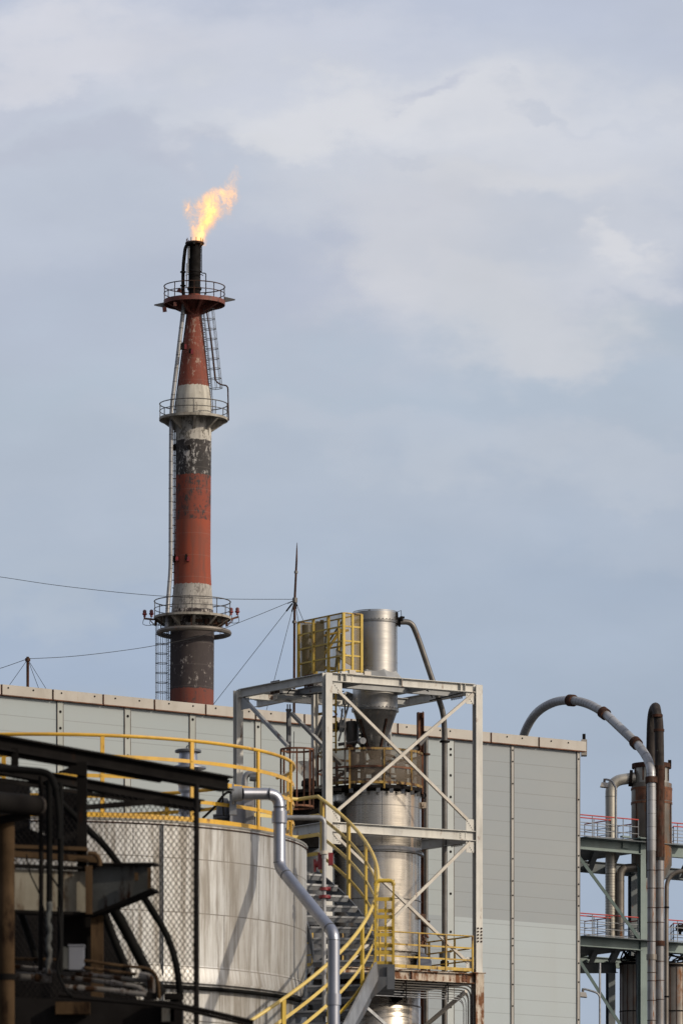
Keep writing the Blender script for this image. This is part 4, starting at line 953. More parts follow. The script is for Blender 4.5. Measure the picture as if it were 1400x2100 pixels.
obj('base_channel', MB().bar(at(ck(0,-.1),b0-.035), at(ck(0,CWd+.3),b0-.035), .12, .05), M['frame'], cg); obj('base_channel', MB().bar(at(ck(CL,-.1),b0-.035), at(ck(CL,CWd+.1),b0-.035), .1, .05), M['frame'], cg)
for q_ in (.25,.78): obj('foot_block', MB().box(at(ck(-.06,q_),b0-.02), .22, .1, .13, math.atan2(e1.y,e1.x)), M['rod_white'], cg)
md = thing('cyclone_inlet', P(690,1375,185.8), 'dark pipework and flared scoop inside the yellow cage', 'machinery')
obj('standpipe', MB().bar(P(656,1376,185.6), P(656,1275,185.6), .26, .2).bar(P(656,1276,185.6), P(664,1276,185.6), .2, .12), M['pipe_dark'], md)
obj('standpipe', MB().tube([P(629,1386,186.3), P(629,1282,186.3)], .16, 12), M['pipe_dark'], md)
for a, b, r_ in (((628,1386),(708,1264),.03), ((640,1378),(700,1290),.05), ((658,1305),(715,1292),.04), ((634,1305),(660,1310),.06), ((634,1335),(660,1338),.05), ((674,1330),(672,1375),.04), ((696,1290),(688,1375),.035), ((700,1300),(694,1375),.03), ((668,1295),(665,1375),.03), ((655,1368),(690,1372),.05)):
    obj('strut', MB().tube([P(*a,185.9), P(*b,185.9)], r_, 8), M['black'] if r_ < .04 else M['yellow_old'], md)
sc_c = [P(689,1336,185.6), P(700,1340,185.8), P(718,1352,186.3)]
obj('scoop', MB().prism([P(688,1333,185.5), P(704,1338,185.5), P(722,1352,185.9), P(722,1366,185.9), P(700,1353,185.5), P(690,1342,185.5)], .3, (0,1,0)), M['steel_dark'], md)

# cyclone
YK = 187.3; cy = (X(769,YK), YK); kk = lambda p: p/S(YK); kz = lambda y: Z(y, YK)
cyc = thing('cyclone_separator', (cy[0], YK, kz(1575)), 'upright stainless cyclone with dark cone bottom held in the steel frame', 'cyclone')
obj('upper_shell', MB().lathe(cy, [(0,kz(1256)),(kk(30),kz(1256.6)),(kk(45.2),kz(1258)),(kk(45.2),kz(1277)),(kk(45.6),kz(1277)),(kk(45.6),kz(1366)),(kk(45.6),kz(1395))], 64), M['steel_clean'], cyc)
obj('lower_shell', MB().lathe(cy, [(kk(45.9),kz(1395)),(kk(45.9),kz(1458))], 64), M['steel_clean'], cyc)
for y, r_ in ((1258,46), (1278,48), (1361,46), (1458,48.5)):
    fl_ = MB().lathe(cy, [(kk(45),kz(y)+.035),(kk(r_),kz(y)+.035),(kk(r_),kz(y)-.03 if y not in (1258,1361) else kz(y)+.01),(kk(45),kz(y)-.03 if y not in (1258,1361) else kz(y)+.01)], 64)
    if y in (1278,1458): fl_.bolts([(cy[0]+kk(r_-1.2)*math.sin(a), YK-kk(r_-1.2)*math.cos(a), kz(y)+.03) for a in [2*PI*k/36 for k in range(36)]], UP, .016, .035)
    obj('flange', fl_, M['steel_dark'] if y in (1278,1458) else M['steel_clean'], cyc)
obj('cone', MB().lathe(cy, [(kk(45.5),kz(1459)),(kk(17.5),kz(1537)),(kk(17.5),kz(1540)),(kk(16.5),kz(1541)),(kk(8),kz(1566)),(kk(8),kz(1600))], 64), M['steel_dark'], cyc)
mb = MB()
for a in (-.9, .62): 
    d = V((math.sin(a), -math.cos(a), 0)); mb.bar(V((cy[0],YK,kz(1478)))+d*kk(40), V((cy[0],YK,kz(1536)))+d*kk(19.5), .05, .05, d)
obj('rib', mb, M['rust_dark'], cyc)
obj('lifting_lug', MB().box(P(757,1253.5,YK-.3), .07, .05, .12), M['black'], cyc)
mb = MB().bar(P(722,1390,YK+.2), P(640,1398,YK-.6), .1, .05)
obj('support_skirt', MB().lathe(cy, [(kk(45.8),kz(1378)),(kk(47.5),kz(1380)),(kk(62),kz(1398)),(kk(62),kz(1404)),(kk(46),kz(1404))], 8, PI/8, 2*PI+PI/8), M['frame_dark'], cyc)
obj('nameplate', MB().box(P(703,1490,YK-.1), .2, .05, .06), M['lamp'], cyc)
mb = MB().tube([P(806,1258,YK-.2), P(822,1252,YK-.2), P(823,1272,YK-.2)], .012, 5).cyl(P(823,1264,YK-.2), P(823,1274,YK-.2), .05, 8).cyl(P(819,1268,YK-.2), P(829,1266,YK-.2), .035, 8).bar(P(814,1256,YK-.2), P(815,1283,YK-.2), .05, .05)
obj('valve', mb, M['black'], cyc)
obj('sight_glass', MB().cyl(P(739,1520,YK-.6), P(744,1519,YK-.9), .1, 12).cyl(P(798,1526,YK-.5), P(802,1527,YK-.8), .08, 12), M['galv'], cyc)
pn = thing('down_pipe', V((X(911,YK+.6),YK+.6,0)), 'slim grey downpipe from the cyclone top slanting to the ground', 'pipe')
pts = [P(815,1275.5,YK), P(843,1275,YK+.1), P(857,1308,YK+.2), P(909,1463,YK+.5), P(911,1500,YK+.6), V((X(911,YK+.6),YK+.6,0))]
obj('pipe', MB().tube(fillet(pts, [.2,.35,.35,.25], 6), .088, 14), M['pipe_dark'], pn)
flange_at(pn, P(818.5,1275.5,YK), (1,0,0), .15, .07, M['black']); flange_at(pn, P(911,1521,YK+.6), (0,0,1), .15, .05, M['black']); 
flange_at(pn, P(911,1960,YK+.6), (0,0,1), .17, .2, M['galv_dark']); flange_at(pn, P(911,1976,YK+.6), (0,0,1), .13, .15, M['black'])
obj('bracket', MB().bar(P(901,1521,YK+.6), P(922,1521,YK+.6), .03, .04), M['black'], pn)

# column vessel
cv = (X(771.5,YK+.1), YK+.1); 
ves = thing('column_vessel', (cv[0], cv[1], 0), 'wide rust streaked stainless steel column vessel inside the steel frame', 'vessel')
rv = kk(92)
obj('upper_shell', MB().lathe(cv, [(0,kz(1626)),(rv-.05,kz(1629)),(rv,kz(1632)),(rv,kz(1744))], 72), M['steel'], ves)
obj('flange', MB().lathe(cv, [(rv,kz(1743)),(rv+.02,kz(1745)),(rv+.075,kz(1752)),(rv+.075,kz(1755)),(rv-.02,kz(1756))], 72), M['steel_dark'], ves)
obj('lower_shell', MB().lathe(cv, [(rv-.02,kz(1755)),(rv-.02,kz(1948))], 72), M['steel'], ves)
obj('base_ring', MB().lathe(cv, [(rv-.02,kz(1944)),(rv+.10,kz(1946)),(rv+.10,kz(1957)),(rv-.03,kz(1958)),(rv-.03,kz(1990))], 72), M['steel'], ves)
obj('skirt', MB().lathe(cv, [(rv-.03,kz(1990)),(rv-.03,kz(2066)),(rv-.02,kz(2067)),(rv-.02,0)], 72), M['steel'], ves)
for y in (1660,1850,2066): obj('weld_seam', MB().ring(cv, kz(y), rv-.012, .015, 72), M['steel_dark'], ves)
for a in (.12,): obj('weld_seam', MB().bar((cv[0]+rv*math.sin(a), cv[1]-rv*math.cos(a), kz(1740)), (cv[0]+rv*math.sin(a), cv[1]-rv*math.cos(a), kz(1634)), .012, .02), M['steel_dark'], ves)
obj('lifting_lug', MB().tube([P(868,1631,YK)+V((0,.08*math.cos(a),.08*math.sin(a)))+V((.07*math.cos(a),0,0)) for a in [2*PI*k/12 for k in range(12)]], .025, 6, closed=True), M['black'], ves)
obj('bracket', MB().box(P(868,1652,YK), .16, .2, .18).box(P(867,1650,YK-.12), .08, .06, .1), M['frame_rusty'], ves)
obj('manhole', MB().box(P(732,1956,YK-1.2), .1, .1, .3), M['black'], ves)
obj('side_duct', MB().prism([P(857,1956,YK-.6), P(872,1958,YK-.6), P(884,1972,YK-.6), P(884,1983,YK-.6), P(853,1982,YK-.6)], .5, (0,1,0)), M['galv_pipe'], ves)
mb = MB()
for k in range(9): 
    x = 859+random.uniform(0,14); y = 1912+random.uniform(0,18); mb.tube([P(x,y,YK-.6), P(x+random.uniform(-6,6),y+random.uniform(2,16),YK-.6)], .04, 6)
mb.box(P(866,1880,YK-.3), .18, .15, .16)
obj('valve_cluster', mb, M['rust'], ves)
# gallery on top of the vessel
gc = (X(759,YK-.1), YK-.1); rg = kk(107)
gal = thing('top_gallery', (gc[0], gc[1], kz(1622)), 'rusty round gallery with mesh guard on top of the column vessel', 'platform')
z0_, z1_ = kz(1622), kz(1549)
obj('deck', MB().lathe(gc, [(kk(12),z0_),(rg,z0_),(rg,z0_-.10),(kk(60),z0_-.14)], 64), M['black'], gal)
obj('top_rail', MB().flatring(gc, z1_, rg, .02, .07), M['yellow_rust'], gal)
obj('mid_rail', MB().flatring(gc, z0_+.55, rg, .02, .06), M['rust'], gal)
obj('toe_board', MB().flatring(gc, z0_+.07, rg, .02, .08), M['yellow_rust'], gal)
obj('mesh_panel', MB().lathe(gc, [(rg-.02,z0_+.1),(rg-.02,z1_-.03)], 64, -1.1, 2.3), M['veil_brown'], gal)
for px, front in ((651,0),(716.6,1),(787,1),(842.5,1),(865.5,0),(668,-1),(730,-1),(800,-1)):
    s_ = max(-1,min(1,(px-759)/107.)); a = math.asin(s_) if front >= 0 else PI-math.asin(s_)
    obj('post', MB().bar((gc[0]+rg*math.sin(a), gc[1]-rg*math.cos(a), z0_-.12), (gc[0]+rg*math.sin(a), gc[1]-rg*math.cos(a), z1_), .055, .05), M['yellow_rust'] if front else M['rust'], gal)
mb = MB()
for k in range(10): a = -1.2+k*.27; mb.bar((gc[0]+rg*.97*math.sin(a), gc[1]-rg*.97*math.cos(a), z0_-.1), (gc[0]+rg*.97*math.sin(a), gc[1]-rg*.97*math.cos(a), z0_-.24), .12, .06)
obj('bracket', mb, M['galv_dark'], gal)
ax_ = thing('auxiliary_hopper', P(722,1622,YK+.5), 'small dark hopper with pipework beside the cyclone cone', 'hopper')
hc = (X(722,YK+.5), YK+.5)
obj('body', MB().lathe(hc, [(0,kz(1474)),(kk(12),kz(1475)),(kk(14),kz(1478)),(kk(14),kz(1512)),(kk(7),kz(1526)),(kk(6),kz(1622))], 24), M['pipe_dark'], ax_)
obj('elbow_pipe', MB().tube(fillet([P(722,1487,YK+.5), P(690,1490,YK+.5), P(668,1498,YK+.4), P(652,1520,YK+.3), P(640,1565,YK+.2)], .3, 5), .13, 14), M['pipe_dark'], ax_)
flange_at(ax_, P(700,1489,YK+.5), (1,0,0), .19, .12, M['black']); flange_at(ax_, P(690,1490,YK+.5), (1,0,0), .17, .08, M['black'])
for a in (((693,1527),(735,1521),(742,1530),(742,1618)), ((705,1531),(722,1528),(722,1580)), ((760,1568),(745,1575),(715,1573),(700,1590)), ((700,1585),(690,1600),(672,1600)), ((730,1545),(730,1600)), ((690,1560),(691,1622))):
    obj('small_pipe', MB().tube(fillet([P(x,y,YK+.2) for x,y in a], .15, 4), .05, 8), random.choice([M['rust'], M['pipe_dark'], M['rust_dark']]), ax_)
for a in (((742,1500),(742,1530),(752,1545)), ((735,1508),(748,1508),(748,1620)), ((790,1548),(812,1552),(812,1585)), ((800,1560),(845,1566),(846,1600)), ((690,1580),(760,1584),(842,1590)), ((668,1605),(720,1602),(790,1606)), ((820,1560),(832,1575),(832,1618))):
    obj('small_pipe', MB().tube(fillet([P(x,y,YK-.1) for x,y in a], .15, 4), random.choice((.025,.04,.06)), 8), random.choice([M['rust_dark'], M['pipe_dark'], M['black']]), ax_)
obj('gearbox', MB().box(P(735,1560,YK+.1), .4, .3, .5).cyl(P(728,1548,YK+.1), P(728,1575,YK+.1), .2, 12), M['pipe_dark'], ax_)
obj('hopper_valve', MB().box(P(770,1578,YK-.2), .7, .5, .25).cyl(P(755,1568,YK-.3), P(790,1568,YK-.3), .16, 12), M['pipe_dark'], ax_)
obj('drum', MB().cyl(P(812,1592,YK-.2), P(830,1592,YK-.2), .42, 20), M['clad'], ax_)
# rusty post and thin pipe right of the vessel
po = thing('rusty_post', V((X(861.5,189.6),189.6,0)), 'rusty steel post rising behind the column vessel gallery', 'post')
obj('post', MB().ibeam(V((X(861.5,189.6),189.6,0)), P(861.5,1461,189.6), .19, .18, .02, .02, up=(1,.3,0)), M['rust'], po)
obj('cap_plate', MB().box(P(866.5,1466,189.5), .03, .15, .2), M['rust'], po)
tp = thing('flanged_pipe', V((X(873,189),189,0)), 'thin brown flanged pipe standing right of the column vessel', 'pipe')
obj('pipe', MB().tube([V((X(873,189),189,0)), P(873,1510,189)], .07, 12), M['pipe_dark'], tp)
obj('branch_pipe', MB().tube(fillet([P(873,1512,189), P(856,1532,188.5), P(830,1556,188)], .2, 3), .07, 10), M['pipe_dark'], tp)
for y in (1502,1547,1890,1898): flange_at(tp, P(873,y,189), (0,0,1), .13, .05, M['rust_dark'])
flange_at(tp, P(856,1532,188.5), P(856,1532,188.5)-P(840,1545,188.2), .12, .06, M['rust_dark'])
# hooped guard left of the frame
hg = thing('hooped_guard', P(610,1640,185.5), 'rusty hooped ladder guard left of the front column', 'ladder cage')
hx = (X(609,185.5), 185.5); hr_ = 34/S(185.5)
obj('hoop', MB().flatring(hx, Z(1538,185.5), hr_, .02, .06, 32).flatring(hx, Z(1655,185.5), hr_, .02, .06, 32), M['rust'], hg)
for k in range(11):
    a = -2.2+k*.44; x, y = hx[0]+hr_*math.sin(a), hx[1]-hr_*math.cos(a)
    obj('bar', MB().bar((x,y,Z(1538,185.5)), (x,y,Z(1658,185.5)), .05, .015), M['rust'] if k % 2 else M['rust_dark'], hg)
fm = thing('fan_motor', P(633,1625,186), 'black finned fan motor with tan guard beside the hooped guard', 'motor')
mc = (X(633,186), 186.)
obj('housing', MB().lathe(mc, [(0,Z(1596,186)),(.12,Z(1597,186)),(.22,Z(1602,186)),(.23,Z(1612,186)),(.19,Z(1613,186)),(.19,Z(1622,186)),(.24,Z(1623,186)),(.24,Z(1640,186)),(0,Z(1640,186))], 24), M['black'], fm)
obj('guard', MB().prism([P(603,1562,186.6), P(622,1560,186.6), P(644,1562,186.6), P(646,1606,186.6), P(626,1600,186.6), P(612,1583,186.6)], .05, (0,1,0)), M['frame'], fm)
obj('base', MB().bar(P(598,1626,186), P(700,1622,186), .9, .1).bar(P(600,1634,185.9), P(660,1632,185.9), .3, .1).box(P(622,1690,186.6), .95, .8, 1.5), M['black'], fm)
obj('vertical_tank', MB().lathe((X(640,187), 187.), [(0,Z(1640,187)),(.55,Z(1642,187)),(.55,0)], 32), M['galv_dark'], fm)

# ------------------------------------------------------------------ STORAGE TANK
YT = 90.; TX = X(100, YT); TR = 529/S(YT); tc_ = (TX, YT); tz = lambda y: Z(y, YT)
TANK_UV = -tz(1810) % .77
M['tank'] = mat_tank()
tk = thing('storage_tank', (TX, YT, 0), 'large round storage tank clad in streaky pale metal panels', 'tank')
obj('shell', MB().lathe(tc_, [(TR,0),(TR,tz(2062)),(TR+.012,tz(2061)),(TR+.012,tz(2047))][:1]+[(TR,tz(2049)),(TR,tz(1741))], 128, uv=True), M['tank'], tk)
obj('roof', MB().lathe(tc_, [(TR+.01,tz(1741)),(TR+.015,tz(1737)),(TR-.06,tz(1736)),(TR-.5,tz(1738)),(0,tz(1726))], 128), M['clad'], tk)
obj('kicker_ring', MB().lathe(tc_, [(TR+.004,tz(2020)),(TR+.012,tz(2022)),(TR+.05,tz(2052)),(TR+.05,tz(2056)),(TR,tz(2057))], 128, uv=True), M['tank'], tk)
obj('drain_pipe', MB().ring(tc_, tz(2066), TR+.07, .03, 96), M['black_gloss'], tk)
obj('lightning_strap', MB().ring(tc_, tz(1746), TR+.012, .008, 96), M['rust_dark'], tk)
obj('earth_wire', MB().tube([(TX+(TR+.03)*math.sin(a), YT-(TR+.03)*math.cos(a), z) for a, z in ((.483,tz(1745)),(.483,tz(2047)),(.483,4))], .014, 6), M['galv_dark'], tk)
RRL = 503/S(YT)
pa0 = .26
gap = (R(112), R(140))
def arcpts(r, z, a0, a1, n=96): return [(TX+r*math.sin(a0+(a1-a0)*k/n), YT-r*math.cos(a0+(a1-a0)*k/n), z) for k in range(n+1)]
A0, A1 = R(134)-2*PI, R(112)
obj('top_rail', MB().tube(arcpts(RRL, tz(1572), A0, A1), .026, 8), M['yellow_tank'], tk)
for y in (1613,1652,1692): obj('mid_rail', MB().sweep(arcpts(RRL, tz(y), A0, A1), .01, .052), M['yellow_tank'], tk)
obj('toe_board', MB().sweep(arcpts(RRL, tz(1729), A0, A1), .008, .075), M['yellow_tank'], tk)
for k in range(-10, 5):
    a = pa0+k*.3876
    if not (A0 < a < A1): continue
    d = V((math.cos(a), math.sin(a), 0)); x, y = TX+RRL*math.sin(a), YT-RRL*math.cos(a)
    mb = MB().bar((x,y,tz(1739)), (x,y,tz(1573)), .058, .03, V((math.sin(a), -math.cos(a), 0)))
    rr_ = V((math.sin(a), -math.cos(a), 0)); mb.bolts([V((x,y,tz(q)))+rr_*.012 for q in (1613,1652,1692)], rr_, .010, .012)
    obj('post', mb, M['yellow_tank'], tk)
# roof vent
vn = thing('tank_vent', P(386,1738,YT-.6), 'grey flanged mushroom vent standing on the tank roof', 'vent')
Yv = YT-.6; vc = (X(386,Yv), Yv); vs_ = lambda p: p/S(Yv); vy = lambda y: Z(y, Yv)
obj('body', MB().lathe(vc, [(vs_(17),vy(1740)),(vs_(17),vy(1655)),(vs_(14),vy(1640)),(vs_(14),vy(1628)),(vs_(20),vy(1622)),(vs_(20),vy(1612)),(vs_(24),vy(1604)),(vs_(26),vy(1598)),(vs_(22),vy(1588)),(vs_(21),vy(1574)),(vs_(19.5),vy(1560)),(vs_(18),vy(1543))], 40), M['galv_pipe'], vn)
for y, r_, h_ in ((1541,27,.035),(1572,25,.03),(1575,37,.03),(1604,28,.03),(1622,19,.025),(1640,20,.025),(1655,20,.025),(1662,20,.025),(1668,20,.025)):
    obj('flange', MB().lathe(vc, [(0,vy(y)+h_*.7),(vs_(r_)*.9,vy(y)+h_*.7),(vs_(r_),vy(y)+h_*.4),(vs_(r_),vy(y)-h_*.4),(vs_(10),vy(y)-h_*.4)], 40), M['galv_pipe'] if y != 1541 else M['galv_dark'], vn)
obj('lifting_eye', MB().tube([P(387,1533,Yv)+V((.03*math.cos(a),0,.03*math.sin(a))) for a in [2*PI*k/10 for k in range(10)]], .010, 6, closed=True).cyl(P(387,1540,Yv), P(387,1536,Yv), .014, 8), M['galv_dark'], vn)
# instrument on the roof
ib = thing('instrument_box', P(495,1739,YT-1.2), 'grey instrument cabinet on the tank roof beside the rail', 'cabinet')
Yi = YT-1.6
obj('cabinet', MB().box(P(492,1668,Yi+.2), .28, .3, .46), M['panel_box'], ib)
obj('door', MB().box(P(511,1665,Yi), .15, .05, .45), M['panel_box'], ib)
obj('plate', MB().box(P(511,1672,Yi-.05), .10, .02, .30), M['galv'], ib)
mt = thing('gauge_drum', P(458,1739,YT-1.2), 'domed grey gauge head on the tank roof', 'gauge')
gcx = (X(458,Yi+.4), Yi+.4); gzz = lambda y: Z(y, Yi+.4)
obj('dome', MB().lathe(gcx, [(0,gzz(1636)),(.06,gzz(1637)),(.10,gzz(1645)),(.105,gzz(1672)),(.10,gzz(1673)),(.1,gzz(1740))], 24), M['galv_dark'], mt)
for y in (1673,1678): obj('flange', MB().lathe(gcx, [(0,gzz(y)+.015),(.15,gzz(y)+.015),(.15,gzz(y)-.01),(.1,gzz(y)-.01)], 24), M['galv_dark'], mt)
tag(obj('cable', MB().tube(smooth([P(416,1678,Yi-.4), P(440,1655,Yi-.4), P(455,1635,Yi-.4), P(467,1625,Yi-.3), P(482,1627,Yi-.2)], 6), .018, 8).tube(smooth([P(459,1672,Yi-.3), P(457,1640,Yi-.3), P(459,1618,Yi-.3), P(470,1600,Yi-.3)], 5), .012, 8), M['black_gloss']), 'black cable looping over the rail to the instrument cabinet', 'cable')
sp = thing('small_elbow_pipe', P(505,1739,YT+1.5), 'thin grey hooked vent pipe on the far side of the tank roof', 'pipe')
obj('pipe', MB().tube(fillet([P(502,1760,YT+1), P(502,1587,YT+1), P(528,1584,YT+1), P(529,1600,YT+1)], .12, 6), .045, 12), M['galv'], sp)
obj('flange', MB().cyl(P(512,1594,YT+1), P(528,1595,YT+1), .06, 10), M['galv_dark'], sp)

# grey clad pipe coming off the roof and down past the stair
gpz = thing('clad_pipe', V((X(683,86.),86.,0)), 'fat grey clad pipe bending down from the tank roof past the stairs', 'pipe')
pts = [P(497,1628,YT-2.6), P(573,1628,87.6), P(573,1778,87.5), P(684,1914,86.0), V((X(684,86.),86.,0))]
rp = 12.3/S(87.)
path = fillet(pts, [.20,.12,.12], 6)
obj('pipe', MB().tube(path, rp, 24), M['galv_pipe'], gpz)
for c, d, r_, w in ((P(573,1676,87.55),(0,0,1),rp*1.28,.17), (P(684,2050,86.),(0,0,1),rp*1.2,.16)):
    obj('sleeve', MB().cyl(V(c)-V(d)*w/2, V(c)+V(d)*w/2, r_, 24), M['galv_pipe'], gpz)
for c, d in ((P(505,1628,YT-2.55),(1,0,0)), (P(553,1628,YT-2.5),(1,0,0)), (P(573,1655,87.55),(0,0,1)), (P(573,1769,87.5),(0,0,1)), (P(587,1795,87.3),pts[3]-pts[2]), (P(637,1856.5,86.65),pts[3]-pts[2]), (P(676,1904,86.1),pts[3]-pts[2]), (P(684,1928,86.),(0,0,1))):
    d = V(d).normalized(); obj('seam', MB().cyl(V(c)-d*.005, V(c)+d*.005, rp*1.03, 24), M['galv_dark'], gpz)
for k in range(5):
    a = k*PI/2/5+.15; 
obj('inlet_flange', MB().cyl(P(478,1628,YT-2.6), P(497,1628,YT-2.6), .11, 16).cyl(P(476,1628,YT-2.6), P(480,1628,YT-2.6), .15, 16).box(P(478,1650,YT-2.4), .1, .1, .3), M['galv'], gpz)
# thin pipe with red valve
rvp = thing('valve_pipe', V((X(665,88.6),88.6,0)), 'slim steel pipe with dark red valve between tank and stairs', 'pipe')
obj('pipe', MB().tube(fillet([P(585,1677,88.6), P(664.5,1677,88.6), P(664.5,1760,88.6)], .09, 6), .037, 14), M['galv'], rvp)
obj('lower_pipe', MB().cyl(P(664.5,1755,88.6), V((X(664.5,88.6),88.6,0)), .029, 14), M['duct'], rvp)
obj('flange', MB().cyl(P(664.5,1752,88.6), P(664.5,1745,88.6), .06, 14), M['rod_white'], rvp)
obj('valve', MB().box(P(658,1766,88.7), .09, .1, .24).box(P(678,1762,88.7), .07, .1, .18).cyl(P(645,1773,88.7), P(658,1770,88.7), .05, 10).cyl(P(645,1762,88.7), P(646,1788,88.7), .02, 8), M['red_valve'], rvp)
obj('valve', MB().cyl(P(664.5,1826,88.6), P(664.5,1820,88.6), .065, 12).cyl(P(664.5,1842,88.6), P(664.5,1836,88.6), .08, 12).cyl(P(655,1840,88.6), P(678,1840,88.6), .025, 8).cyl(P(678,1823,88.6), P(664,1823,88.6), .03, 8), M['red_valve'], rvp)

# spiral stair
st = thing('spiral_stair', (TX+4.6, YT-2, 0), 'grey steel stair with yellow rails curving down around the tank', 'stairs')
RO = 675/S(YT); RI = TR+.08
def zrail(a): return tz(1800)+(a-PI/2)*(2.5 if a > PI/2 else 2.72)
ATOP = R(125.4); ALOW = R(14)
def pol(r, a, z): return V((TX+r*math.sin(a), YT-r*math.cos(a), z))
N = 64; an = [ATOP+(ALOW-ATOP)*k/N for k in range(N+1)]
ang2 = ATOP+.06
top = [pol(RRL,R(133),zrail(ATOP)), pol(RO,ATOP+.10,zrail(ATOP))]
def railpath(off): return [p+UP*off for p in top]+[pol(RO,a,zrail(a)+off) for a in an]
obj('top_rail', MB().tube(railpath(0), .027, 8), M['yellow_pale'], st)
for o_ in (-.29,-.58,-.87): obj('mid_rail', MB().sweep(railpath(o_), .01, .055), M['yellow_pale'] if o_ > -.8 else M['yellow'], st)
for ad in (124, 114.4, 105.5, 97, 72, 58.5, 46, 33.5, 21):
    a = R(ad); p = pol(RO,a,zrail(a)); rd_ = V((math.sin(a), -math.cos(a), 0))
    obj('post', MB().bar(p-UP*1.17, p, .075, .035, rd_), M['yellow'], st)
def helix(r, off, w, h, nm, m):
    obj(nm, MB().sweep([pol(r,a,zrail(a)+off) for a in an], w, h), m, st)
helix(RO-.03, -1.25, .02, .26, 'stringer', M['galv_dark']); helix(RI+.02, -1.25, .02, .24, 'stringer', M['galv_dark'])
k = 0; a = ATOP-.03
while a > ALOW:
    z = zrail(a)-1.18; da = .052
    q = [pol(RI+.03,a-da/2,z), pol(RO-.045,a-da/2,z), pol(RO-.045,a+da/2,z), pol(RI+.03,a+da/2,z)]
    mb = MB().prism(q, .035, UP)
    mb.bar(q[0]-UP*.03, q[1]-UP*.03, .012, .06)
    obj('tread', mb, M['galv_dark'], st); obj('nosing', MB().bar(pol(RI+.03,a-da/2-.001,z+.02), pol(RO-.05,a-da/2-.001,z+.02), .02, .03), M['galv'], st); a -= .078
obj('top_landing', MB().prism([pol(RRL,R(136),zrail(ATOP)-1.19), pol(RO,R(131),zrail(ATOP)-1.19), pol(RO,ATOP,zrail(ATOP)-1.19), pol(RRL,R(122),zrail(ATOP)-1.19)], .05, UP), M['galv_dark'], st)
for ad in (30, 62, 108): 
    a = R(ad); z = zrail(a)-1.4; obj('support_bracket', MB().bar(pol(RI-.05,a,z), pol(RO-.06,a,z), .08, .08).bar(pol(RI-.06,a,z-.8), pol(RO-.1,a,z-.06), .06, .06), M['galv_dark'], st)
obj('support_leg', MB().bar(pol(RO-.1,R(66),0), pol(RO-.1,R(66),zrail(R(66))-1.4), .1, .1), M['galv_dark'], st)
# guard bay projecting at the widest point
gb = thing('guard_bay', P(788,1990,YT), 'bright yellow projecting guard bay with round top corners on the stair', 'railing')
Yf, Yb = YT-.9, YT+.75
zt2 = Z(1806,Yf); zb = Z(1990,Yf)
xl, xr = X(769.5,Yf), X(806.5,Yf)
for Yq in (Yf, Yb):
    if Yq == Yf:
        path = fillet([V((xl,Yq,zb)), V((xl,Yq,zt2)), V((xr,Yq,zt2)), V((xr,Yq,zb-.05))], .07, 5)
        obj('top_rail', MB().tube([p for p in path if p.z > zt2-.12], .03, 10), M['yellow'], gb)
    obj('post', MB().bar(V((xr,Yq,zb-.12)), V((xr,Yq,zt2-.05)), .075, .03, (1,0,0)), M['yellow'], gb)
    if Yq == Yf: obj('post', MB().bar(V((xl,Yq,zb-.02)), V((xl,Yq,zt2-.05)), .07, .03, (1,0,0)), M['yellow'], gb)
    for k in range(1, 5):
        z = zt2-.26*k-.01
        obj('cross_bar', MB().bar(V((xl,Yq,z)), V((xr,Yq,z)), .012, .055), M['yellow'], gb)
for k in range(0, 5):
    z = zt2-.26*k-.01; obj('side_bar', MB().bar(V((xr+.01,Yf,z)), V((xr+.01,Yb,z)), .012, .05), M['yellow'], gb)
obj('post', MB().bar(V((xr-.11,Yf+.8,zb-.1)), V((xr-.11,Yf+.8,zt2-.2)), .06, .03, (1,0,0)), M['yellow'], gb)
obj('landing', MB().box(V(((xl+xr)/2+.01,(Yf+Yb)/2,zb-.06)), xr-xl+.02, Yb-Yf, .30).box(V((xr-.04,Yf-.05,zb-.1)), .11, .03, .36), M['galv_dark'], gb)
obj('bracket', MB().prism([P(775,2004,Yf), P(800,2004,Yf), P(800,2013,Yf), P(742,2066,Yf), P(736,2060,Yf)], .12, (0,1,0)), M['galv_dark'], gb)
obj('bracket', MB().bar(P(772,1990,Yf-.08), P(706,2118,Yf-2.), .03, .26, (0,0,1)), M['galv'], gb)

# ------------------------------------------------------------------ FOREGROUND: dark pipe gantry, fence and hoses
def Q(px, py, dy=0.): return P(px, py, 50+dy)
def YB(px): return 50*1650/(1650-.187*px) if px > -9999 else 50
def Bp(px, py): return P(px, py, 50*1650/(1650-.187*px))
cn = thing('canopy_frame', Q(178,2400), 'dark rusted canopy frame with two sloping beams in the foreground', 'canopy')
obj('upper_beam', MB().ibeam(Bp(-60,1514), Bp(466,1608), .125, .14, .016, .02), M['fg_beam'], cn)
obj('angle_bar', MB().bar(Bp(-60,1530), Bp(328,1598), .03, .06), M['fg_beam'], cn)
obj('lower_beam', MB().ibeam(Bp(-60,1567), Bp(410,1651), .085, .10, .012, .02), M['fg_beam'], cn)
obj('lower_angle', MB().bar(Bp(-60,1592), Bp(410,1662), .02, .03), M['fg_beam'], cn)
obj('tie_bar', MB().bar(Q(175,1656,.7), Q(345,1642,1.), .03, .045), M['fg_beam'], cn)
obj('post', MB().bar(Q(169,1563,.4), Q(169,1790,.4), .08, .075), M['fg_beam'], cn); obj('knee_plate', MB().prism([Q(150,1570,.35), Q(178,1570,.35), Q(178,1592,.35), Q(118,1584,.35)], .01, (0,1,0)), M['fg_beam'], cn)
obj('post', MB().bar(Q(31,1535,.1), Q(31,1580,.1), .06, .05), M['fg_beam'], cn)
fn = thing('chain_link_fence', Q(403,2420,1.2), 'dark chain-link fence panel in front of the tank', 'fence')
obj('post', MB().cyl(V((X(403,51.3),51.3,0)), P(403,1608,51.3), .023, 12), M['black'], fn)
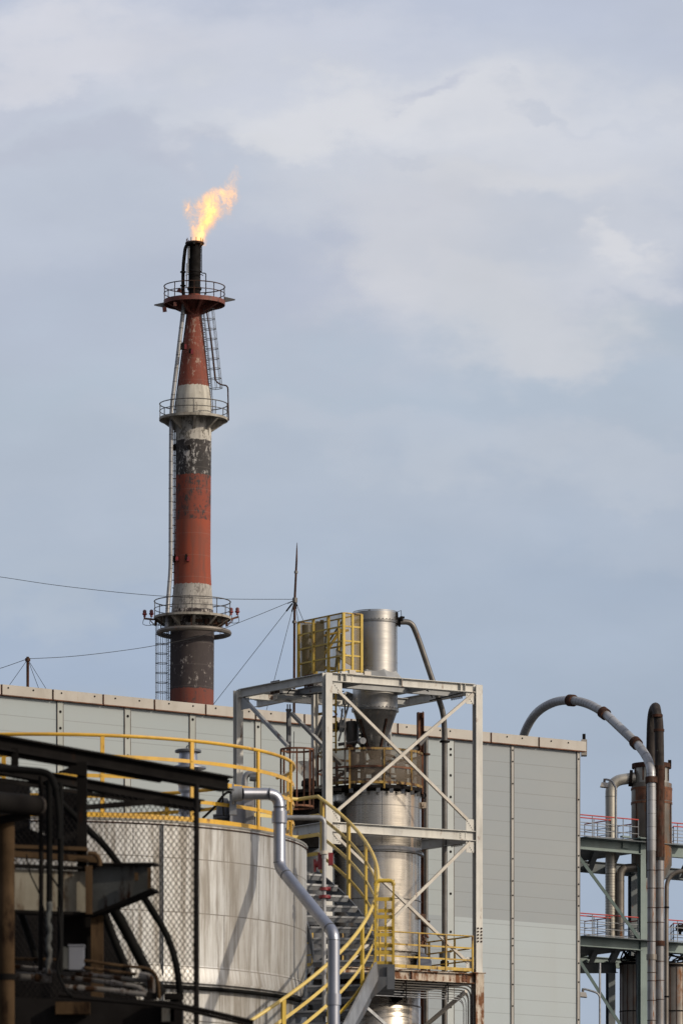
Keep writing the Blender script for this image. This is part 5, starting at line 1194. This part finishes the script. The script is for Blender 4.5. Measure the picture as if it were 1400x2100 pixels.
def fence_mesh():
    # convex outline in metres on the plane Y = 51.2
    Yn = 51.2; poly = [(X(25,Yn),Z(2110,Yn)), (X(403,Yn),Z(2110,Yn)), (X(403,Yn),Z(1655,Yn)), (X(25,Yn),Z(1590,Yn))]
    cxm = sum(p[0] for p in poly)/4; czm = sum(p[1] for p in poly)/4; mb = MB()
    def clip(p, d):
        t0, t1 = -9., 9.
        for i in range(4):
            a = poly[i]; b = poly[(i+1) % 4]; ex, ez = b[0]-a[0], b[1]-a[1]; nx, nz = -ez, ex
            den = nx*d[0]+nz*d[1]; num = nx*(a[0]-p[0])+nz*(a[1]-p[1])
            if abs(den) < 1e-9:
                if num > 0: return None
                continue
            t = num/den
            if den > 0: t0 = max(t0, t)
            else: t1 = min(t1, t)
        return (t0, t1) if t1-t0 > .03 else None
    pitch = .045
    for sgn in (1, -1):
        d = (math.cos(R(55)), sgn*math.sin(R(55))); nrm = (-d[1], d[0])
        k = -90
        while k < 90:
            o = k*pitch*.82+random.uniform(-.003,.003); p = (cxm+nrm[0]*o, czm+nrm[1]*o); c = clip(p, d)
            if c:
                n = max(2, int((c[1]-c[0])/.12)); pts = []
                for i in range(n+1):
                    t = c[0]+(c[1]-c[0])*i/n; x = p[0]+d[0]*t; z = p[1]+d[1]*t
                    w = .004*math.sin(x*9+z*5)+.003*math.sin(z*17); pts.append((x+w, Yn+.02*math.sin(x*4+z*3)+sgn*.003, z+w*.6))
                mb.tube(pts, .0031, 4)
            k += 1
    return mb
obj('wire_mesh', fence_mesh(), M['black'], fn)
# rusty girder with tapered end
gd = thing('rusty_girder', Q(100,1870), 'flaking pale girder with tapered end bracket on a tan post', 'girder')
obj('web', MB().bar(Q(-40,1822,.1), Q(190,1830,.35), .02, .34), M['fg_pale'], gd)
obj('flange', MB().bar(Q(-40,1773,.1), Q(192,1782,.35), .14, .02).bar(Q(-40,1868,.1), Q(192,1876,.35), .14, .025), M['fg_beam'], gd)
bk = obj('bracket', MB().prism([Q(190,1777,.3), Q(310,1776,.15), Q(310,1826,.15), Q(190,1876,.3)], .02, (.1,1,0)), M['fg_grey'], gd)
obj('bracket_flange', MB().bar(Q(186,1774,.3), Q(322,1773,.15), .15, .02).bar(Q(192,1879,.3), Q(320,1826,.15), .16, .025, (0,0,1)), M['fg_beam'], bk)
for p_, q_, w_ in ((Q(183,1875,.2), Q(183,1776,.2), .055), (Q(280,1790,.02), Q(280,1806,.02), .03), (Q(307,1822,.05), Q(307,1780,.05), .03)): obj('stiffener', MB().bar(p_, q_, w_, w_), M['fg_rust'], bk)
obj('post', MB().bar(Q(200,2110,.35), Q(200,1878,.35), .10, .1), M['fg_rust'], gd)
obj('column_plate', MB().prism([Q(125,1880,.5), Q(190,1880,.5), Q(190,1985,.5), Q(125,1985,.5)], .04, (0,1,0)), M['fg_beam'], gd)
obj('upper_trim', MB().bar(Q(30,1737,.3), Q(180,1742,.3), .1, .03).bar(Q(30,1752,.3), Q(205,1764,.3), .08, .05).tube(smooth([Q(180,1750,.2), Q(196,1752,.2), Q(204,1764,.2), Q(205,1776,.2)],4), .02, 8), M['fg_rust'], gd)
rp = thing('rusty_column', V((X(14,49.4),49.4,0)), 'thick brown rusty pipe column at the left edge', 'column')
obj('column', MB().cyl(V((X(14,49.4),49.4,0)), P(14,1672,49.4), .066, 20), M['fg_rust'], rp)
obj('collar', MB().cyl(P(14,2010,49.4), P(14,1998,49.4), .075, 20), M['fg_beam'], rp)
bp = thing('capped_pipe', P(40,1652,49.2), 'dark horizontal pipe with pale cut end at the left edge', 'pipe')
obj('pipe', MB().cyl(P(-60,1640,48.6), P(73,1652,49.4), .085, 24), M['fg_beam'], bp)
obj('end_cap', MB().cyl(P(72.5,1652,49.4), P(77.5,1652.3,49.43), .088, 24), M['fg_cut'], bp)
obj('saddle', MB().bar(P(-30,1688,49.3), P(60,1672,49.4), .1, .06), M['fg_beam'], bp)
for i, (px, w, y0, y1, lab) in enumerate(((84,.019,1592,1990,'thin dark upright conduit just right of the rusty column'), (101,.025,1600,2000,'upright conduit between the two thinner ones at left'), (124,.024,1605,1995,'thick black upright hose wrapped with tape at left'))):
    o = obj('upright_conduit', MB().tube([Q(px,y1+60*0,-.6), Q(px+1,(y0+y1)/2,-.6), Q(px,y0,-.6)], w, 12), M['black_gloss'] if i else M['fg_beam']); tag(o, lab, 'pipe', 'upright conduits at the left')
tag(obj('taped_hose', MB().tube([Q(101+2*math.sin(k*.9),1850+k*7,-.66) for k in range(22)], [.024+.006*math.sin(k*1.9) for k in range(22)], 12), M['fg_grey']), 'lumpy taped hose section on the left conduits', 'hose')
for i, (pts, r_, lab) in enumerate(((((60,1600),(100,1612),(130,1650),(178,1698),(214,1734),(244,1772),(290,1832),(322,1882),(345,1925),(362,1980),(371,2050)), .029, 'long black hose arching from upper left down in front of the fence'),
        (((232,1862),(262,1915),(285,1960),(310,2005),(332,2040)), .046, 'thick black hose under the tapered bracket'),
        (((212,1868),(236,1930),(258,1985),(275,2040)), .034, 'black hose nearest the tan post'),
        (((40,1862),(60,1920),(78,1975)), .030, 'black slanting pipe behind the rusty column'))):
    p = [Q(x,y,.62-.05*i) for x,y in pts]; tag(obj('hose', MB().tube(smooth(p,6), r_, 14), M['black_gloss']), lab, 'hose', 'black hoses by the fence')
for i, (pts, r_, lab) in enumerate(((((90,1583),(110,1598),(118,1640),(122,1690),(120,1720)), .022, 'short black cable loop dropping from the lower canopy beam'),
        (((0,1576),(60,1580),(100,1588),(116,1620)), .03, 'dark lagged pipe running under the lower canopy beam'),
        (((120,1860),(125,1935),(118,1985),(135,2030),(148,2042)), .012, 'thin black cable curling past the grey box'),
        (((55,1752),(62,1790),(80,1830),(95,1880)), .006, 'thin drooping wire over the pale girder'),
        (((100,1790),(120,1820),(128,1850),(125,1880)), .008, 'thin black cable beside the taped hose'))):
    tag(obj('cable', MB().tube(smooth([Q(x,y,-.7) for x,y in pts],6), r_, 10), M['black_gloss']), lab, 'cable', 'loose cables at the left')
gbx = thing('grey_box', Q(150,1990,-.5), 'pale grey electrical box standing on the pipe run', 'electrical box')
obj('box', MB().box(Q(158,1965,-.42), .12, .16, .20), M['fg_box'], gbx); obj('side_panel', MB().box(Q(134,1966,-.42), .07, .15, .18), M['fg_grey'], gbx)
obj('lid', MB().box(Q(158,1940.5,-.42), .135, .175, .012), M['fg_box'], gbx)
for i, (pts, r_, lab) in enumerate(((((-30,1998),(60,2003),(106,2008)), .036, 'stubby pale grey conduit at the left edge'),
        (((-20,1975),(50,1984),(110,1992),(300,2012),(309,2030)), .018, 'long grey conduit highest in the bundle'),
        (((125,2003),(200,2012),(280,2022),(298,2034),(300,2050)), .019, 'grey conduit second from the top of the bundle'),
        (((130,2024),(220,2030),(300,2040)), .022, 'pale conduit lowest in the bundle'),
        (((30,1966),(175,1970),(240,1980),(300,1985),(318,1994),(325,2015),(327,2048)), .013, 'rust brown conduit bending down at its right end'),
        (((172,1985),(280,1998)), .014, 'rust brown straight conduit behind the grey box'),
        (((120,2040),(230,2052),(340,2056),(420,2072),(520,2096)), .017, 'black pipe trailing off to the lower right'),
        (((150,2046),(260,2056),(360,2066),(440,2085),(520,2104)), .014, 'second black pipe trailing off to the lower right'))):
    p = [Q(x,y,-.35-.03*i) for x,y in pts]
    mm = M['fg_pipe'] if i not in (4,5,6,7) else (M['fg_rust'] if i in (4,5) else M['fg_beam'])
    t0 = thing('conduit', p[0], lab, 'conduit', 'conduits along the foreground pipe run')
    obj('pipe', MB().tube(fillet(p, .08, 4), r_, 12), mm, t0)
    if i < 4:
        for f in (.35,.7):
            k_ = min(len(p)-2, int(f*(len(p)-1))); c = p[k_].lerp(p[k_+1], .4); d = (p[k_+1]-p[k_]).normalized()
            obj('coupling', MB().cyl(c-d*.02, c+d*.02, r_*1.25, 12), mm, t0)
cpl = thing('conduit_bend', Q(309,2010,-.4), 'fat grey pipe elbow turning down at the end of the conduits', 'pipe')
obj('pipe', MB().tube(fillet([Q(285,2001,-.4), Q(310,2004,-.4), Q(311,2050,-.4)], .06, 5), .034, 14), M['fg_pipe'], cpl)
cb2 = thing('cable_tray', Q(150,2120), 'black trough of tangled pipework filling the bottom left corner', 'tray')
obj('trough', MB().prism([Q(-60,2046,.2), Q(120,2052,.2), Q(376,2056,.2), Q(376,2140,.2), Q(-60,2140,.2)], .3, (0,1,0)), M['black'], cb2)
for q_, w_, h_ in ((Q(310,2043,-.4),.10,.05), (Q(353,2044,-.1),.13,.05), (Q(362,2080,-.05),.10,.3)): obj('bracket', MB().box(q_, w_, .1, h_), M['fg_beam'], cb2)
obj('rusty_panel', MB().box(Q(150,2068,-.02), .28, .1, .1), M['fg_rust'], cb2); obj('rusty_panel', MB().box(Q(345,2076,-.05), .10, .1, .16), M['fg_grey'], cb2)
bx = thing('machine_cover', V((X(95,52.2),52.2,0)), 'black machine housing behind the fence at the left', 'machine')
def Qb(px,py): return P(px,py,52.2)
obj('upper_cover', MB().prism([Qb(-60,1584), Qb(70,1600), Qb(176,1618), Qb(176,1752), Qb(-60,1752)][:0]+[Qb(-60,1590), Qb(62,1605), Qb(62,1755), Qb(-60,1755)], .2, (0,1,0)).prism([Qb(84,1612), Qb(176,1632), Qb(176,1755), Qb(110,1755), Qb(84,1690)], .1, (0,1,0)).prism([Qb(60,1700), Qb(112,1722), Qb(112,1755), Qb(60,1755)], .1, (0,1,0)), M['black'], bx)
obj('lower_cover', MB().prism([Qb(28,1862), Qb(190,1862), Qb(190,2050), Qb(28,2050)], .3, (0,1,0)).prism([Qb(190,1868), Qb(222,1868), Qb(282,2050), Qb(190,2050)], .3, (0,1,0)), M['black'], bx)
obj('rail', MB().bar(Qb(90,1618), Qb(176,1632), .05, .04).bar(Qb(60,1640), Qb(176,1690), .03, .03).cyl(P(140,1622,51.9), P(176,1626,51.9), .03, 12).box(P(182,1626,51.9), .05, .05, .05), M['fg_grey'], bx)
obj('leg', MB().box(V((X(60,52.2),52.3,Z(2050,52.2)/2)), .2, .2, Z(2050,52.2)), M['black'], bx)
print('faces', sum(len(o.data.polygons) for o in bpy.data.objects if o.type == 'MESH'), 'objects', len(bpy.data.objects))
